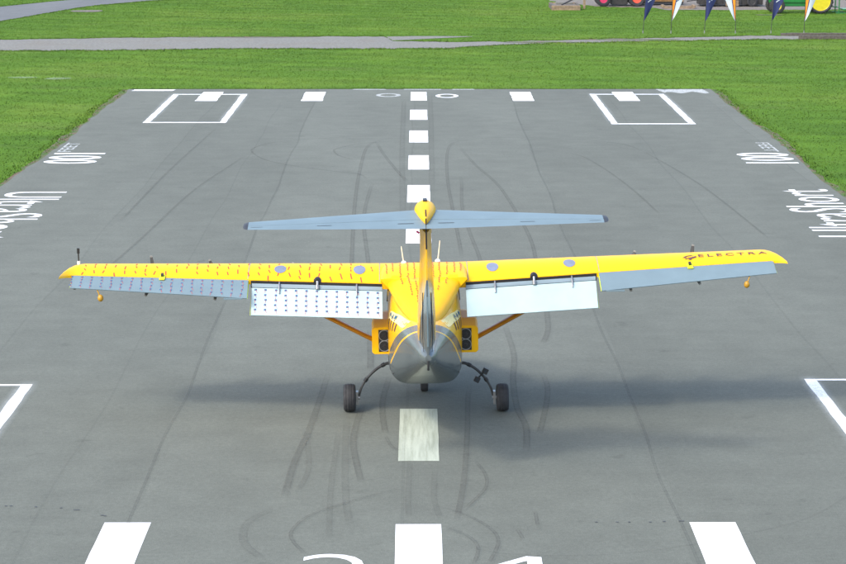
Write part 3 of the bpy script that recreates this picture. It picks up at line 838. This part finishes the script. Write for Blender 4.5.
# pale band with small blue letters on each flank, louvre slots below
def fus_pt(y, ang, off=.004):
    ks = sorted(FS, key=lambda a: a[0]); Y = [a[0] for a in ks]
    zb, zt, hw, e = (float(np.interp(y, Y, [a[i] for a in ks])) for i in ((1, 2, 3, 4) if ang >= 0 else (1, 2, 3, 5)))
    cs, sn = math.cos(ang), math.sin(ang)
    p = Vector((hw * abs(cs) ** (2 / e) * (1 if cs >= 0 else -1), y, (zb + zt) / 2 + (zt - zb) / 2 * abs(sn) ** (2 / e) * (1 if sn >= 0 else -1)))
    nrm = Vector((cs / hw, 0, sn / ((zt - zb) / 2))).normalized()
    return p + nrm * off, nrm
def interp_rows(rows, y, cols):
    ks = sorted(rows, key=lambda a: a[0]); Y = [a[0] for a in ks]
    return [float(np.interp(y, Y, [a[i] for a in ks])) for i in cols]
def deck_pt(y, x, off=.006):
    """point of the upper fuselage flank at half-breadth x"""
    zb, zt, hw, e = interp_rows(FS, y, (1, 2, 3, 4)); q = min(.985, abs(x) / hw)
    z = (zb + zt) / 2 + (zt - zb) / 2 * (1 - q ** e) ** (1 / e)
    return Vector((x + off * q ** 2, y, z + off))
def fair_edge(y): return interp_rows(FA, y, (3,))[0]
for sg in (-1, 1):
    vs = []; ns = 14
    for k in range(ns):
        y = -.66 - 1.15 * k / (ns - 1); f = fair_edge(y); hw = interp_rows(FS, y, (3,))[0]
        for q in (0.10, .62): vs.append(side(deck_pt(y, f + (hw - f) * q), sg))
    MB().add(vs, [(2 * k, 2 * k + 1, 2 * k + 3, 2 * k + 2) for k in range(ns - 1)]).build('flank_band', 'band', fus, True)
    tv, tf = text_mesh('AAM', 1.0, 1.5, .02); tw = max(v[0] for v in tv); th = max(v[1] for v in tv)
    for lv, lf in islands(tv, tf):
        vs = []
        for x, y in lv:
            yy = (-.74 - .46 * x / tw) if sg < 0 else (-1.20 + .46 * x / tw)
            f = fair_edge(yy); hw = interp_rows(FS, yy, (3,))[0]
            vs.append(side(deck_pt(yy, f + (hw - f) * (.50 - .26 * y / th), .011), sg))
        MB().add(vs, lf).build('flank_letter', 'blue_tape', fus)
    for k in range(4):
        y = -.74 - .20 * k; mb = MB(); vs = []
        a0, a1 = R(27 + 2 * k), R(6 + 4 * k)
        for a in np.linspace(a0, a1, 7):
            for dy in (-.03, .03): vs.append(side(fus_pt(y + dy, a, .006)[0], sg))
        mb.add(vs, [(2 * i, 2 * i + 1, 2 * i + 3, 2 * i + 2) for i in range(6)])
        mb.build('louvre_slot', 'lettering', fus)
    # dark skid seam along the lower chine, at the gear leg root
    MB().tube([fus_pt(.0 - .35 * k, R(-14 - 5.5 * k), .003)[0] * Vector((sg, 1, 1)) if False else side(fus_pt(.0 - .35 * k, R(-14 - 5.5 * k), .003)[0], sg) for k in range(4)], .010, 6).build('belly_seam', 'darksteel', fus)

# fin, rudder, tailplane
FN = [(1.72, -1.75, -3.90, .27), (1.95, -2.10, -3.97, .27), (2.3, -2.45, -4.05, .26), (2.7, -2.75, -4.13, .22), (3.2, -3.05, -4.25, .17), (3.55, -3.2, -4.33, .165), (3.70, -3.25, -4.37, .19), (3.78, -3.25, -4.38, .24)]
PR = [(0, 0), (.02, .42), (.08, .72), (.18, .93), (.32, 1.0), (.5, .92), (.66, .72)]
def fin_half(t):
    return float(np.interp(t, [p[0] for p in PR] + [.85, 1.0], [p[1] for p in PR] + [.40, .10]))
secs = []
for z, l, tr, th in FN:
    c = l - tr; q = [(t, fin_half(t)) for t in (0, .02, .08, .18, .32, .5, .64)]
    secs.append([Vector((th / 2 * h, l - c * t, z)) for t, h in q] + [Vector((-th / 2 * h, l - c * t, z)) for t, h in q[:0:-1]])
fin = MB().loft(secs).build('tail_fin', 'fin', plane, True, 0, 50)
secs = []
for z, l, tr, th in [(1.765, -1.8, -3.92, .26)] + FN[1:-1]:
    c = l - tr; q = [(t, fin_half(t)) for t in (.66, .75, .85, .93, 1.0)]
    secs.append([Vector((th / 2 * h, l - c * t, z)) for t, h in q] + [Vector((-th / 2 * h, l - c * t, z)) for t, h in q[::-1]])
rud = MB().loft(secs).build('rudder', 'fin', plane, True, 0, 40)
def tr_at(z): return float(np.interp(z, [a[0] for a in FN], [a[2] for a in FN]))
MB().loft([[Vector((dx, tr_at(z) + dy, z)) for dx, dy in ((-.011, .0), (-.011, -.012), (.011, -.012), (.011, .0))] for z in (3.46, 3.6, 3.755)]).build('rudder_gap', 'cove', rud)
MB().loft([[Vector((dx, tr_at(z) + dy, z)) for dx, dy in ((-.012, .02), (-.008, -.014), (.008, -.014), (.012, .02))] for z in (2.0, 2.4, 2.75)]).build('rudder_highlight', 'light_grey_paint', rud)  # pale strip that paints in the highlight along the trailing edge
pts = [(-.062, -3.84, 2.75), (-.068, -3.74, 2.35), (-.07, -3.70, 2.05), (-.06, -3.80, 1.86), (-.035, -3.93, 1.79), (0, -3.965, 1.77), (.035, -3.93, 1.79), (.06, -3.80, 1.86), (.07, -3.70, 2.05), (.068, -3.74, 2.35), (.062, -3.84, 2.75)]
MB().tube(pts, .0055, 6).build('rudder_seam', 'black', rud)
MB().tube([(0, -3.97, 1.79), (0, -3.985, 1.70), (.0, -3.96, 1.66)], [.016, .014, .018], 8).build('tail_hook', 'black', fus, True)

ST = 2.45; TI = R(4.0)
def tail_pt(s, t, up):
    q = s / ST; c = 1.05 * (1 - q) + .40 * q; yte = -4.45 + .02 * q
    h = .055 * c * (math.sin(math.pi * min(1, max(0, t)) ** .62)) * (1.25 if t < .5 else 1.25)
    y = yte + c * (1 - t); z = 3.77 + .035 * q + (c * (1 - t)) * math.sin(TI)
    return Vector((s, y, z + (h if up else -h)))
for sg in (-1, 1):
    def tsec(s, t0, t1, n=8):
        ts = np.linspace(t0, t1, n) if t0 > 0 else [0, .02, .06, .14, .26, .4, .54, .655]
        return [side(tail_pt(s, t, True), sg) for t in ts] + [side(tail_pt(s, t, False), sg) for t in list(ts)[::-1]]
    secs = [tsec(s, 0, .655) for s in np.linspace(0, ST, 8)]
    stb = MB().loft(secs).build('tailplane', 'light_grey_paint', plane, True, 0, 40)
    secs = [tsec(s, .668, 1.0) for s in np.linspace(.004, ST, 8)]
    elv = MB().loft(secs).build('elevator', 'light_grey_paint', plane, True, 0, 40)
    mb = MB(); secs = []
    for k, (dx, sh) in enumerate(((.002, 1.0), (.03, .93), (.055, .75), (.07, .4))):
        c = tail_pt(ST, .45, True); c.z = tail_pt(ST, .45, True).z * .5 + tail_pt(ST, .45, False).z * .5
        sec = [tail_pt(ST, t, True) for t in (0, .05, .2, .4, .6, .8, 1)] + [tail_pt(ST, t, False) for t in (.8, .6, .4, .2, .05)]
        secs.append([side(c + (p - c) * sh + Vector((dx, 0, 0)), sg) for p in sec])
    MB().loft(secs).build('tailplane_tip', 'darksteel', stb, True, 0, 50)
    for s, ln in ((.17, .22), (1.30, .20), (2.25, .16)):
        mb = MB(); vs = [tail_pt(s, .80, True), tail_pt(s + ln, .80, True), tail_pt(s + ln, .815, True), tail_pt(s, .815, True)]
        a = [side(p + Vector((0, 0, .004)), sg) for p in vs]; mb.add(a, [(0, 1, 2, 3)]); mb.build('elevator_slot', 'darksteel', elv)
# bullet fairing on top of the tail
BU = [(-3.18, 3.86, 3.90, .02), (-3.22, 3.80, 3.95, .07), (-3.38, 3.74, 4.005, .125), (-3.58, 3.72, 4.03, .152), (-3.75, 3.73, 4.02, .142), (-3.95, 3.75, 3.985, .105), (-4.12, 3.77, 3.945, .064), (-4.29, 3.80, 3.895, .014)]
bul = MB().loft([fsec(y, zb, zt, hw, 2.1, 28) for y, zb, zt, hw in BU]).build('tail_fairing', 'yellow', plane, True, 0, 60)
MB().loft([[Vector((dx, y - .004, z)) for dx in (-.009, .009)] + [Vector((dx, y + .05, z)) for dx in (.009, -.009)] for y, z in ((-4.30, 3.80), (-4.292, 3.885), (-4.20, 3.928), (-4.06, 3.968))]).build('fairing_slit', 'cove', bul)
MB().box(-.03, .03, -3.68, -3.5, 4.022, 4.048).build('beacon', 'darksteel', bul, False, .006)
MB().tube([(-.10, -4.36, 3.70), (-.13, -4.38, 3.725)], .014, 8).build('tail_light', 'magenta', fin)

# antennas, wingtip probe, nose wheel, cameras
for x0, z0, x1, z1 in ((-.31, 2.38, -.345, 2.68), (.235, 2.40, .275, 2.76)):
    MB().tube([(x0, .22, z0), (x1, .20, z1)], [.012, .007], 8).build('whip_antenna', 'cream', plane, True)
    MB().lathe([(-.01, .045), (.02, .035), (.03, .01)], 'z', (x0, .22, z0 + .03), 12).build('antenna_base', 'white', plane, True)
p = wing_up(5.52, .30)
MB().tube([(-5.52, p.y, p.z - .02), (-5.52, p.y, p.z + .05)], .024, 10).build('probe_base', 'white', plane, True)
MB().tube([(-5.52, p.y, p.z + .05), (-5.52, p.y, p.z + .18)], .011, 8).build('probe_mast', 'black', plane, True)
MB().tube([(-5.52, p.y, p.z + .175), (-5.52, p.y, p.z + .26)], .022, 10).build('probe_head', 'black', plane, True)
MB().tube([(-5.52, -.30, 2.28), (-5.52, -.32, 2.19)], .02, 10).build('probe_drain', 'black', plane, True)
nz = ungr(0, .19)
nw = MB().lathe([(-.04, .09), (-.06, .13), (-.066, .16), (-.055, .182), (-.02, .19), (.02, .19), (.055, .182), (.066, .16), (.06, .13), (.04, .09)], 'x', (nz[0] - .01, 1.30, nz[1]), 28).build('nose_wheel', 'rubber', plane, True, 0, 50)
MB().lathe([(-.045, .02), (-.04, .095), (.04, .095), (.045, .02)], 'x', (nz[0] - .01, 1.30, nz[1]), 20).build('rim', 'steel', nw, True, 0, 40)
mb = MB(); mb.tube([(0, 1.38, .75), (0, 1.32, .42)], .028, 10)
for x in (-.085, .085): mb.tube([(0, 1.33, .44), (x, 1.31, .40), (x, 1.30, .17)], .014, 8)
mb.build('nose_gear_leg', 'darksteel', plane, True, 0, 40)
for x, z in ((.83, .525), (.965, .66)):
    a = .045
    cm = MB().box(-a, a, -.035, .035, -a, a, Matrix.Translation((x, -.06, z)) @ Matrix.Rotation(R(28), 4, 'Y')).build('gear_camera', 'black', plane, False, .006)
    MB().lathe([(-.008, .024), (0, .026), (.004, .02)], 'y', (x, -.098, z), 14).build('lens', 'glass', cm, True)
MB().tube([(.85, -.05, .545), (.945, -.05, .64)], .012, 8).build('camera_bar', 'black', plane, True)

# yarn tufts and tape dots for flow visualisation (left wing, flap, aileron; centre fairing)
mb = MB()
for i in range(29):
    s = 5.40 - i * .163
    if abs(s - .99) < .0: continue
    for t0 in ((.30, .52, .76) if i % 3 else (.42, .66, .86)):
        if random.random() < .12: continue
        p = wing_up(s, t0); q = wing_up(s + random.uniform(-.035, .02), t0 + .13 + random.uniform(-.04, .04))
        tuft_quads(mb, side(p, -1), side(q, -1), .017, Vector((0, -.15, 1)).normalized())
tag(mb.build('wing_tufts', 'red_tuft', plane), kind='stuff')
def panel_tufts(fn, svals, ks, dotsz, mname):
    dots, yarn = MB(), MB()
    for s in svals:
        h, e = fn(s); d = e - h; nn = Vector((0, d.z, -d.y)).normalized()
        if nn.z < 0: nn = -nn
        for k in ks:
            p = h + d * k + nn * .006 + Vector((random.uniform(-.006, .006), 0, 0)); dn = d.normalized()
            a = dotsz / 2; X = Vector((1, 0, 0))
            dots.add([side(p - X * a - dn * a, -1), side(p + X * a - dn * a, -1), side(p + X * a + dn * a, -1), side(p - X * a + dn * a, -1)], [(0, 1, 2, 3)])
            q = p + d * (.75 / len(ks)) * random.uniform(.6, 1.1) + X * random.uniform(-.035, .02)
            if (q - h).length < d.length * 1.02:
                tuft_quads(yarn, side(p, -1), side(q, -1), .0045, nn)
    tag(dots.build('tape_dots', 'blue_tape', plane), kind='stuff'); tag(yarn.build(mname, 'red_tuft', plane), kind='stuff')
panel_tufts(lambda s: flap_panel(s, 0, 1), [.73 + .1605 * i for i in range(13)], (.07, .26, .44, .62, .80), .034, 'flap_tufts')
panel_tufts(ail_panel, [2.86 + .1585 * i for i in range(18)], (.10, .32, .55, .78), .030, 'aileron_tufts')
mb = MB()
def fair_pt(y, x):
    ks = sorted(FA, key=lambda a: a[0]); Y = [a[0] for a in ks]
    zb, zt, hw, e = (float(np.interp(y, Y, [a[i] for a in ks])) for i in (1, 2, 3, 4))
    q = min(.995, abs(x) / hw)
    return Vector((x, y, (zb + zt) / 2 + (zt - zb) / 2 * (1 - q ** e) ** (1 / e)))
for x0, ye in ((.60, -.35), (.50, -.40), (.38, -.75), (.26, -1.15), (.15, -1.4)):
    for sg in (-1, 1):
        y = .30
        while y > ye:
            f = np.interp(y, [-1.5, -.5, .3], [.62, .96, 1.0])
            a = fair_pt(y, sg * x0 * f); c = fair_pt(y - .05, sg * x0 * f + random.uniform(-.018, .018)); a.z += .009; c.z += .009
            if random.random() > .12: tuft_quads(mb, a, c, .015, Vector((sg * .15, -.2, 1)).normalized())
            y -= .08
tag(mb.build('fairing_tufts', 'red_tuft', plane), kind='stuff')
# wing lettering and emblem on the right wing
tv, tf = text_mesh('ELECTRA', 1.0, 1.45, 0.012); tw = max(v[0] for v in tv); th = max(v[1] for v in tv)
for lv, lf in islands(tv, tf):
    MB().add([wing_up(4.40 + 1.10 * x / tw, 0.66 - .16 * y / th) + Vector((0, 0, .006)) for x, y in lv], lf).build('wing_letter', 'lettering', plane)
mb = MB()
for pts in ([(4.14, .66), (4.20, .57), (4.29, .53), (4.32, .56), (4.22, .60), (4.19, .67)], [(4.22, .76), (4.26, .68), (4.34, .63), (4.37, .67), (4.29, .71), (4.27, .77)], [(4.17, .70), (4.36, .60), (4.37, .63), (4.18, .73)]):
    mb.add([wing_up(s, t_) + Vector((0, 0, .007)) for s, t_ in pts], [tuple(range(len(pts)))])
mb.build('wing_emblem', 'lettering', plane)

# ------------------------------------------------------------------ feather flags
def flag(px, kind, label, lean, flip=1):
    x, y = g(px, 32.6)
    root = tag(empty('feather_flag', (x, y, -.03)), label, 'flag', 'feather flags along the gravel path')
    H = 3.3
    def polex(z): return lean * z + (0.0 if z < 2.4 else flip * .35 * ((z - 2.4) / .9) ** 2)
    zs = np.linspace(0, H, 16)
    MB().tube([(polex(z), 0, z) for z in zs], [.017 - .009 * z / H for z in zs], 8).build('pole', 'darksteel', root, True)
    MB().lathe([(0, .03), (.14, .022), (.15, .005)], 'z', (0, 0, 0), 10).build('ground_spike', 'steel', root, True)
    nz_ = 26; nu = 8
    def width(z): return .62 * min(1, ((z - .62) / 1.35)) ** .85 if z < 2.5 else .62 * max(.05, 1 - ((z - 2.5) / .82) ** 2.4)
    def pt(z, u): return Vector((polex(z) + flip * width(z) * u, .07 * math.sin(z * 2.3 + u * 3 + px) * u + .03 * u, z))
    cuts = [(0, 1, 'navy')] if kind == 'navy' else [(0, .30, 'orange'), (.30, .40, 'navy'), (.40, 1, 'white_cloth')]
    first = None
    for u0, u1, mt in cuts:
        mb = MB(); zz = np.linspace(.63, H, nz_); us = np.linspace(u0, u1, nu)
        for off in (0, .004):
            mb.add([pt(z, u) + Vector((0, off, 0)) for z in zz for u in us], [(i * nu + j, i * nu + j + 1, (i + 1) * nu + j + 1, (i + 1) * nu + j) for i in range(nz_ - 1) for j in range(nu - 1)])
        o = mb.build('cloth', mt, root, True); first = first or o
    # slanted stripes emblem
    for k in range(3):
        mb = MB(); z0 = 1.60 + .16 * k
        mb.add([pt(z0 + .16 * a + dz, .30 + .35 * a + .12 * (k % 2)) + Vector((0, -.006, 0)) for a, dz in ((0, 0), (1, 0), (1, .07), (0, .07))], [(0, 1, 2, 3)])
        mb.build('emblem_stripe', 'white_cloth' if kind == 'navy' else 'navy', root)
flag(643, 'navy', 'leftmost navy feather flag leaning right, in front of the red-wheeled tractor', .055)
flag(671, 'white', 'orange and white feather flag between the two leftmost navy flags', .03)
flag(704.5, 'navy', 'middle navy feather flag, third from the left, before the dark flatbed wagon', .03)
flag(735.5, 'white', 'orange and white feather flag whose white cloth blows to the left', -.02, -1)
flag(771, 'navy', 'navy feather flag in front of the green tractor front wheel', .05)
flag(804, 'white', 'rightmost orange and white feather flag beside the green tractor rear wheel', .02)

# ------------------------------------------------------------------ tractors and yard things
def tyre(name, parent, c, r, rim, wd, rimmat, lug=True):
    w_ = wd / 2
    t_ = MB().lathe([(-w_ * .6, rim * .98), (-w_ * .95, rim * 1.12), (-w_, r * .88), (-w_ * .8, r * .965), (-w_ * .3, r * .975), (w_ * .3, r * .975), (w_ * .8, r * .965), (w_, r * .88), (w_ * .95, rim * 1.12), (w_ * .6, rim * .98)], 'y', c, 36)
    if lug:
        n = 22
        for k in range(n):
            for sd in (-1, 1):
                a = 2 * math.pi * (k + (.5 if sd > 0 else 0)) / n
                mt_ = Matrix.Translation(c) @ Matrix.Rotation(a, 4, 'Y') @ Matrix.Translation((0, sd * w_ * .46, r * .965)) @ Matrix.Rotation(sd * R(35), 4, 'Z')
                t_.box(-.022, .022, -w_ * .52, w_ * .52, -.03, r * .035, mt_)
    o = t_.build(name, 'rubber', parent, True, 0, 40)
    for sd in (-1,):
        MB().lathe([(sd * w_ * .62, rim), (sd * w_ * .70, rim * .97), (sd * w_ * .55, rim * .90), (sd * w_ * .15, rim * .72), (sd * w_ * .10, rim * .40), (sd * w_ * .35, rim * .30), (sd * w_ * .38, rim * .12), (sd * w_ * .42, .005)], 'y', c, 32).build('rim', rimmat, o, True, 0, 35)
    m_ = MB()
    for k in range(6):
        a = 2 * math.pi * k / 6; m_.lathe([(-w_ * .40, .022), (-w_ * .22, .024)], 'y', (c[0] + rim * .2 * math.cos(a), c[1], c[2] + rim * .2 * math.sin(a)), 6)
    m_.build('wheel_bolts', 'darksteel', o)
    return o

def tractor(loc, rz, label, body, rimf, rimr, rr, rrim, fr, frim, wb, name='tractor'):
    root = tag(empty(name, loc, rz), label, 'tractor')
    # x: rear at +, front at -
    for y in (-.72, .72):
        tyre('rear_wheel', root, (wb / 2, y, rr), rr, rrim, .42, rimr)
        tyre('front_wheel', root, (-wb / 2, y, fr), fr, frim, .26, rimf)
    MB().box(-wb / 2 - .45, wb / 2 - .45, -.26, .26, fr + .12, fr + .82).build('hood', body, root, False, .06)
    MB().box(-wb / 2 - .3, wb / 2 + .2, -.2, .2, fr * .85, fr + .16).build('chassis', 'darkbody' if body == 'darkbody' else body, root, False, .03)
    MB().tube([(wb / 2, -.75, rr), (wb / 2, .75, rr)], .09, 12).build('rear_axle', 'darksteel', root)
    MB().tube([(-wb / 2, -.75, fr), (-wb / 2, .75, fr)], .06, 12).build('front_axle', 'darksteel', root)
    MB().box(wb / 2 - .65, wb / 2 - .2, -.5, -.24, rr * .45, rr * .52).build('step', body, root, False, .01)
    MB().box(wb / 2 - .68, wb / 2 - .64, -.5, -.24, rr * .45, rr + .2).build('step_support', body, root, False, .01)
    for y in (-.72, .72):
        secs = []
        for a in np.linspace(R(15), R(165), 12):
            r0 = rr * 1.1
            secs.append([(wb / 2 + r * math.cos(a), y + dy, rr + r * math.sin(a)) for r, dy in ((r0, -.2), (r0 + .02, -.2), (r0 + .02, .2), (r0, .2))])
        MB().loft(secs).build('fender', body, root, True, 0, 40)
    mb = MB(); mb.box(wb / 2 - .2, wb / 2 + .25, -.25, .25, rr + .35, rr + .45); mb.box(wb / 2 + .2, wb / 2 + .3, -.25, .25, rr + .45, rr + .9)
    mb.build('seat', 'black', root, False, .03)
    MB().tube([(wb / 2 - .5, 0, fr + .8), (wb / 2 - .35, 0, rr + .85)], .02, 8).build('steering_column', 'darksteel', root)
    mb = MB(); c = Vector((wb / 2 - .34, 0, rr + .86)); 
    mb.tube([c + Vector((.07 * math.cos(a), .2 * math.sin(a), .14 * math.cos(a))) for a in np.linspace(0, 2 * math.pi, 20)], .014, 6, False); mb.build('steering_wheel', 'black', root, True)
    MB().tube([(-wb / 2 + .2, .12, fr + .8), (-wb / 2 + .2, .12, fr + 1.5)], .03, 10).build('exhaust_pipe', 'darksteel', root)
    mb = MB()
    for x in (wb / 2 - .15, wb / 2 + .35):
        for y in (-.5, .5): mb.tube([(x, y, rr + .6), (x, y, 2.3)], .025, 8)
    mb.build('roof_post', body, root)
    MB().box(wb / 2 - .35, wb / 2 + .55, -.6, .6, 2.3, 2.38).build('roof', body, root, False, .03)
    if body == 'darkbody': MB().box(-wb / 2 + .5, wb / 2 - .55, -.62, .62, .10, .44).build('dark_fill', body, root, False, .04)  # dark box added only to fill the space between the wheels with darkness
    MB().box(-wb / 2 - .50, -wb / 2 - .452, -.22, .22, fr + .16, fr + .76).build('grille', 'black', root)
    return root

c = g(798.6, 13.0)
tractor((c[0], c[1] + .72, -.03), 0, 'green tractor with yellow wheel rims parked on the grass', 'tractor_green', 'tractor_yellow', 'tractor_yellow', .76, .60, .46, .25, 2.58, 'tractor')
c = g(842, 13.0)
imp = tag(empty('farm_implement', (c[0], c[1] + .7, -.03)), 'green tubular farm implement standing behind the green tractor', 'implement')
for y in (-.6, .6):
    MB().tube([(-.15, y, 0), (-.15, y, 1.3)], .035, 8).build('upright', 'tractor_green', imp)
    MB().tube([(-.15, y, 1.1), (1.4, y, .25)], .03, 8).build('brace', 'tractor_green', imp)
    MB().box(-.35, .35, y - .08, y + .08, 0, .05).build('foot', 'tractor_green', imp, False, .01)
for z in (.35, 1.2):
    MB().tube([(-.15, -.6, z), (-.15, .6, z)], .035, 8).build('cross_bar', 'tractor_green', imp)
MB().box(.1, 1.6, -.6, .6, .18, .26).build('bed', 'tractor_green', imp, False, .02)
MB().tube([(-.15, 0, .35), (-.9, 0, .40)], .03, 8).build('drawbar', 'tractor_green', imp)

c = g(620, 6.0)
tractor((c[0], c[1] + .72, -.03), 0, 'dark tractor with magenta and red-orange wheel rims on the gravel yard', 'darkbody', 'magenta', 'redorange', .52, .30, .47, .25, 2.1, 'tractor')
# brown box body beside it
c = g(658, 5.5)
wag = tag(empty('hay_wagon', (c[0] + .4, c[1] + 1.3, -.03)), 'rusty brown box wagon behind the leftmost white flag', 'wagon')
for k in range(4):
    MB().box(-1.3, 1.3, -.62, -.58, .23 + .2 * k, .415 + .2 * k).build('side_board', 'rust', wag, False, .008)
    MB().box(-1.3, 1.3, .58, .62, .23 + .2 * k, .415 + .2 * k).build('side_board', 'rust', wag, False, .008)
MB().box(-1.3, 1.3, -.575, .575, .10, .225).build('floor', 'darkbody', wag)
for x in (-1.0, 0, 1.0): MB().box(x - .04, x + .04, -.66, -.625, .22, 1.05).build('stake', 'rust', wag)
for x in (-.8, .8):
    for y in (-.5, .5): tyre('wheel', wag, (x, y, .24), .24, .14, .16, 'darksteel', False)
# low sled frame
c = g(679, 8.2)
sled = tag(empty('timber_sled', (c[0], c[1], -.03)), 'long low tan timber skid frame lying on the gravel edge', 'sled')
for y in (0, .75):
    MB().loft([[(x, y - .05, z0), (x, y + .05, z0), (x, y + .05, z1), (x, y - .05, z1)] for x, z0, z1 in ((-1.05, .10, .2), (-.9, .02, .16), (-.6, 0, .12), (.6, 0, .12), (.9, .02, .16), (1.05, .10, .2))]).build('runner', 'wood', sled)
for x in (-.95, 0, .95): MB().box(x - .06, x + .06, -.06, .81, .165 if abs(x) > .5 else .122, .22 if abs(x) > .5 else .18).build('cross_beam', 'wood', sled)
# dark flatbed wagon
c = g(733, 6.2)
fb = tag(empty('flatbed_wagon', (c[0] - .1, c[1] + .8, -.03)), 'dark flatbed farm wagon with low sides behind the middle flags', 'wagon')
MB().box(-2.0, 2.0, -.72, .72, .12, .44).build('deck', 'darkbody', fb, False, .02)
for k in range(3): MB().box(-2.0, 2.0, -.74, -.70, .455 + .24 * k, .68 + .24 * k).build('side_board', 'darkbody', fb, False, .01)
for x in (-1.3, 1.3):
    for y in (-.62, .62): tyre('wheel', fb, (x, y * 1.32, .34), .34, .19, .2, 'darksteel', False)
    MB().tube([(x, -.6, .34), (x, .6, .34)], .05, 8).build('axle', 'darksteel', fb)
MB().tube([(-2.0, 0, .4), (-2.7, 0, .3)], .04, 8).build('drawbar', 'darksteel', fb)
MB().box(-.35, .45, -.9, -.82, .05, .4).build('toolbox', 'wood', fb, False, .01)
MB().box(-.5, .6, -.82, -.60, .12, .4).build('toolbox_support', 'darksteel', fb)

# timber bed at the left of the yard
x0, yb = g(551, 9.0); x1, yb2 = g(580.5, 9.8)
bed = tag(empty('timber_bed', ((x0 + x1) / 2, yb2, -.03)), 'low timber-edged gravel bed at the edge of the yard', 'timber bed')
w2 = (x1 - x0) / 2
for k in range(2):
    MB().box(-w2, w2, 0, .16, .15 * k, .145 + .15 * k).build('timber', 'wood', bed, False, .012)
    MB().box(-w2, w2, 2.9, 3.06, .15 * k, .145 + .15 * k).build('timber', 'wood', bed, False, .012)
    for xx in (-w2, w2 - .16): MB().box(xx, xx + .16, .163, 2.897, .15 * k, .143 + .15 * k).build('timber', 'oldwood', bed, False, .012)
MB().box(-w2 + .16, w2 - .16, .163, 2.897, 0, .24).build('gravel_fill', 'pad', bed)
MB().box(w2 + .28, w2 + .42, 1.4, 1.54, 0, 1.3).build('post', 'wood', bed, False, .01)
MB().tube([(-.2, 1.2, .26), (.9, 1.7, .75)], .05, 8).build('pole', 'darksteel', bed)
MB().box(-.5, .55, 2.0, 2.6, .241, .36).build('stone_slab', 'gravel', bed, False, .02)

# railway sleepers along the path
x0, y0 = g(783, 35.9); 
for i, (px, py, ln, h, lab) in enumerate(((799, 38.4, 2.75, .17, 'weathered dark timber sleeper nearest the gravel path end'), (852, 38.2, 2.9, .17, 'weathered dark timber sleeper at the right picture edge'),
                                          (781, 35.2, 2.6, .15, 'dark timber sleeper lying behind, beside the rightmost flags'), (826, 35.2, 2.6, .15, 'dark timber sleeper behind, right of the rightmost flag'))):
    x, y = g(px, py)
    sp = tag(empty('timber_sleeper', (x, y, -.03), R(random.uniform(-1, 1))), lab, 'timber', 'timber sleepers beside the path')
    mb = MB(); secs = []
    for q in np.linspace(0, ln, 9):
        a, b_ = .13 + random.uniform(-.01, .01), h + random.uniform(-.012, .012)
        secs.append([(q, -a, 0), (q, a, 0), (q, a, b_), (q, -a, b_ - .005)])
    mb.loft(secs).build('beam', 'oldwood', sp, False, .01)
    for q in (.3, ln - .3): MB().lathe([(h - .01, .02), (h + .012, .02), (h + .018, .008)], 'z', (q, 0, 0), 8).build('spike', 'darksteel', sp)

# ------------------------------------------------------------------ grass blades (stuff)
def grass(n, x0, x1, y0, y1, near):
    x = rng.uniform(x0, x1, n); y = y0 + (y1 - y0) * rng.random(n) ** (1.35 if near else 1.0)
    keep = ~((np.abs(x) < RW + .16 + .16 * rng.random(n)) & (y < YEND + .12))
    for xs_, l, u in PATHS:
        inside = (x > xs_[0]) & (x < xs_[-1]) & (y > np.interp(x, xs_, l) + .05) & (y < np.interp(x, xs_, u) - .05)
        keep &= ~inside
    # keep to what the picture can see, plus a margin
    keep &= np.abs(x) < y * .215 + 3.0
    return x[keep], y[keep]
xa, ya = grass(620000, -36, 36, 44, 150, True)
fx, fy = [], []
for xs_, l, u in (PATHS[0], PATHS[2]):
    q = rng.uniform(xs_[0], xs_[-1], 9000)
    fx += [q, q]; fy += [np.interp(q, xs_, l) + .08 - rng.random(9000) ** 2 * .9, np.interp(q, xs_, u) - .08 + rng.random(9000) ** 2 * .5]
for ed, sg in ((lft, -1), (rgt, 1)):
    q = rng.uniform(46, YEND, 2600); fy.append(q); fx.append(np.interp(q, [p[1] for p in ed], [p[0] for p in ed]) + sg * (.10 + rng.random(2600) ** 1.5 * .45))
q = rng.uniform(-RW, RW, 6000); fx.append(q); fy.append(YEND + .06 + rng.random(6000) ** 2 * .3)
fx = np.concatenate(fx); fy = np.concatenate(fy); ok = (np.abs(fx) < fy * .215 + 3) & (fy > 40); fx, fy = fx[ok], fy[ok]
nb = len(xa); xa = np.concatenate([xa, fx]); ya = np.concatenate([ya, fy])
n = len(xa)
hgt = rng.uniform(.014, .036, n); hgt[nb:] *= 1.7; wid = rng.uniform(.010, .022, n) * (1 + (ya - 50) / 90); az = rng.uniform(0, 2 * np.pi, n)
lean = rng.uniform(.2, .9, n) * hgt; la = rng.uniform(0, 2 * np.pi, n)
co = np.zeros((n, 3, 3), np.float32)
co[:, 0, 0] = xa - np.cos(az) * wid; co[:, 0, 1] = ya - np.sin(az) * wid; co[:, 0, 2] = -.032
co[:, 1, 0] = xa + np.cos(az) * wid; co[:, 1, 1] = ya + np.sin(az) * wid; co[:, 1, 2] = -.032
co[:, 2, 0] = xa + np.cos(la) * lean; co[:, 2, 1] = ya + np.sin(la) * lean; co[:, 2, 2] = -.03 + hgt
me = bpy.data.meshes.new('grass'); me.vertices.add(n * 3); me.vertices.foreach_set('co', co.ravel())
me.loops.add(n * 3); me.loops.foreach_set('vertex_index', np.arange(n * 3, dtype=np.int32))
me.polygons.add(n); me.polygons.foreach_set('loop_start', np.arange(0, n * 3, 3, dtype=np.int32))
me.update(calc_edges=True)
me.materials.append(M['blade'])
go = bpy.data.objects.new('grass', me); COL.objects.link(go)
tag(go, 'short mown grass beside and beyond the runway', 'grass', None, 'stuff')
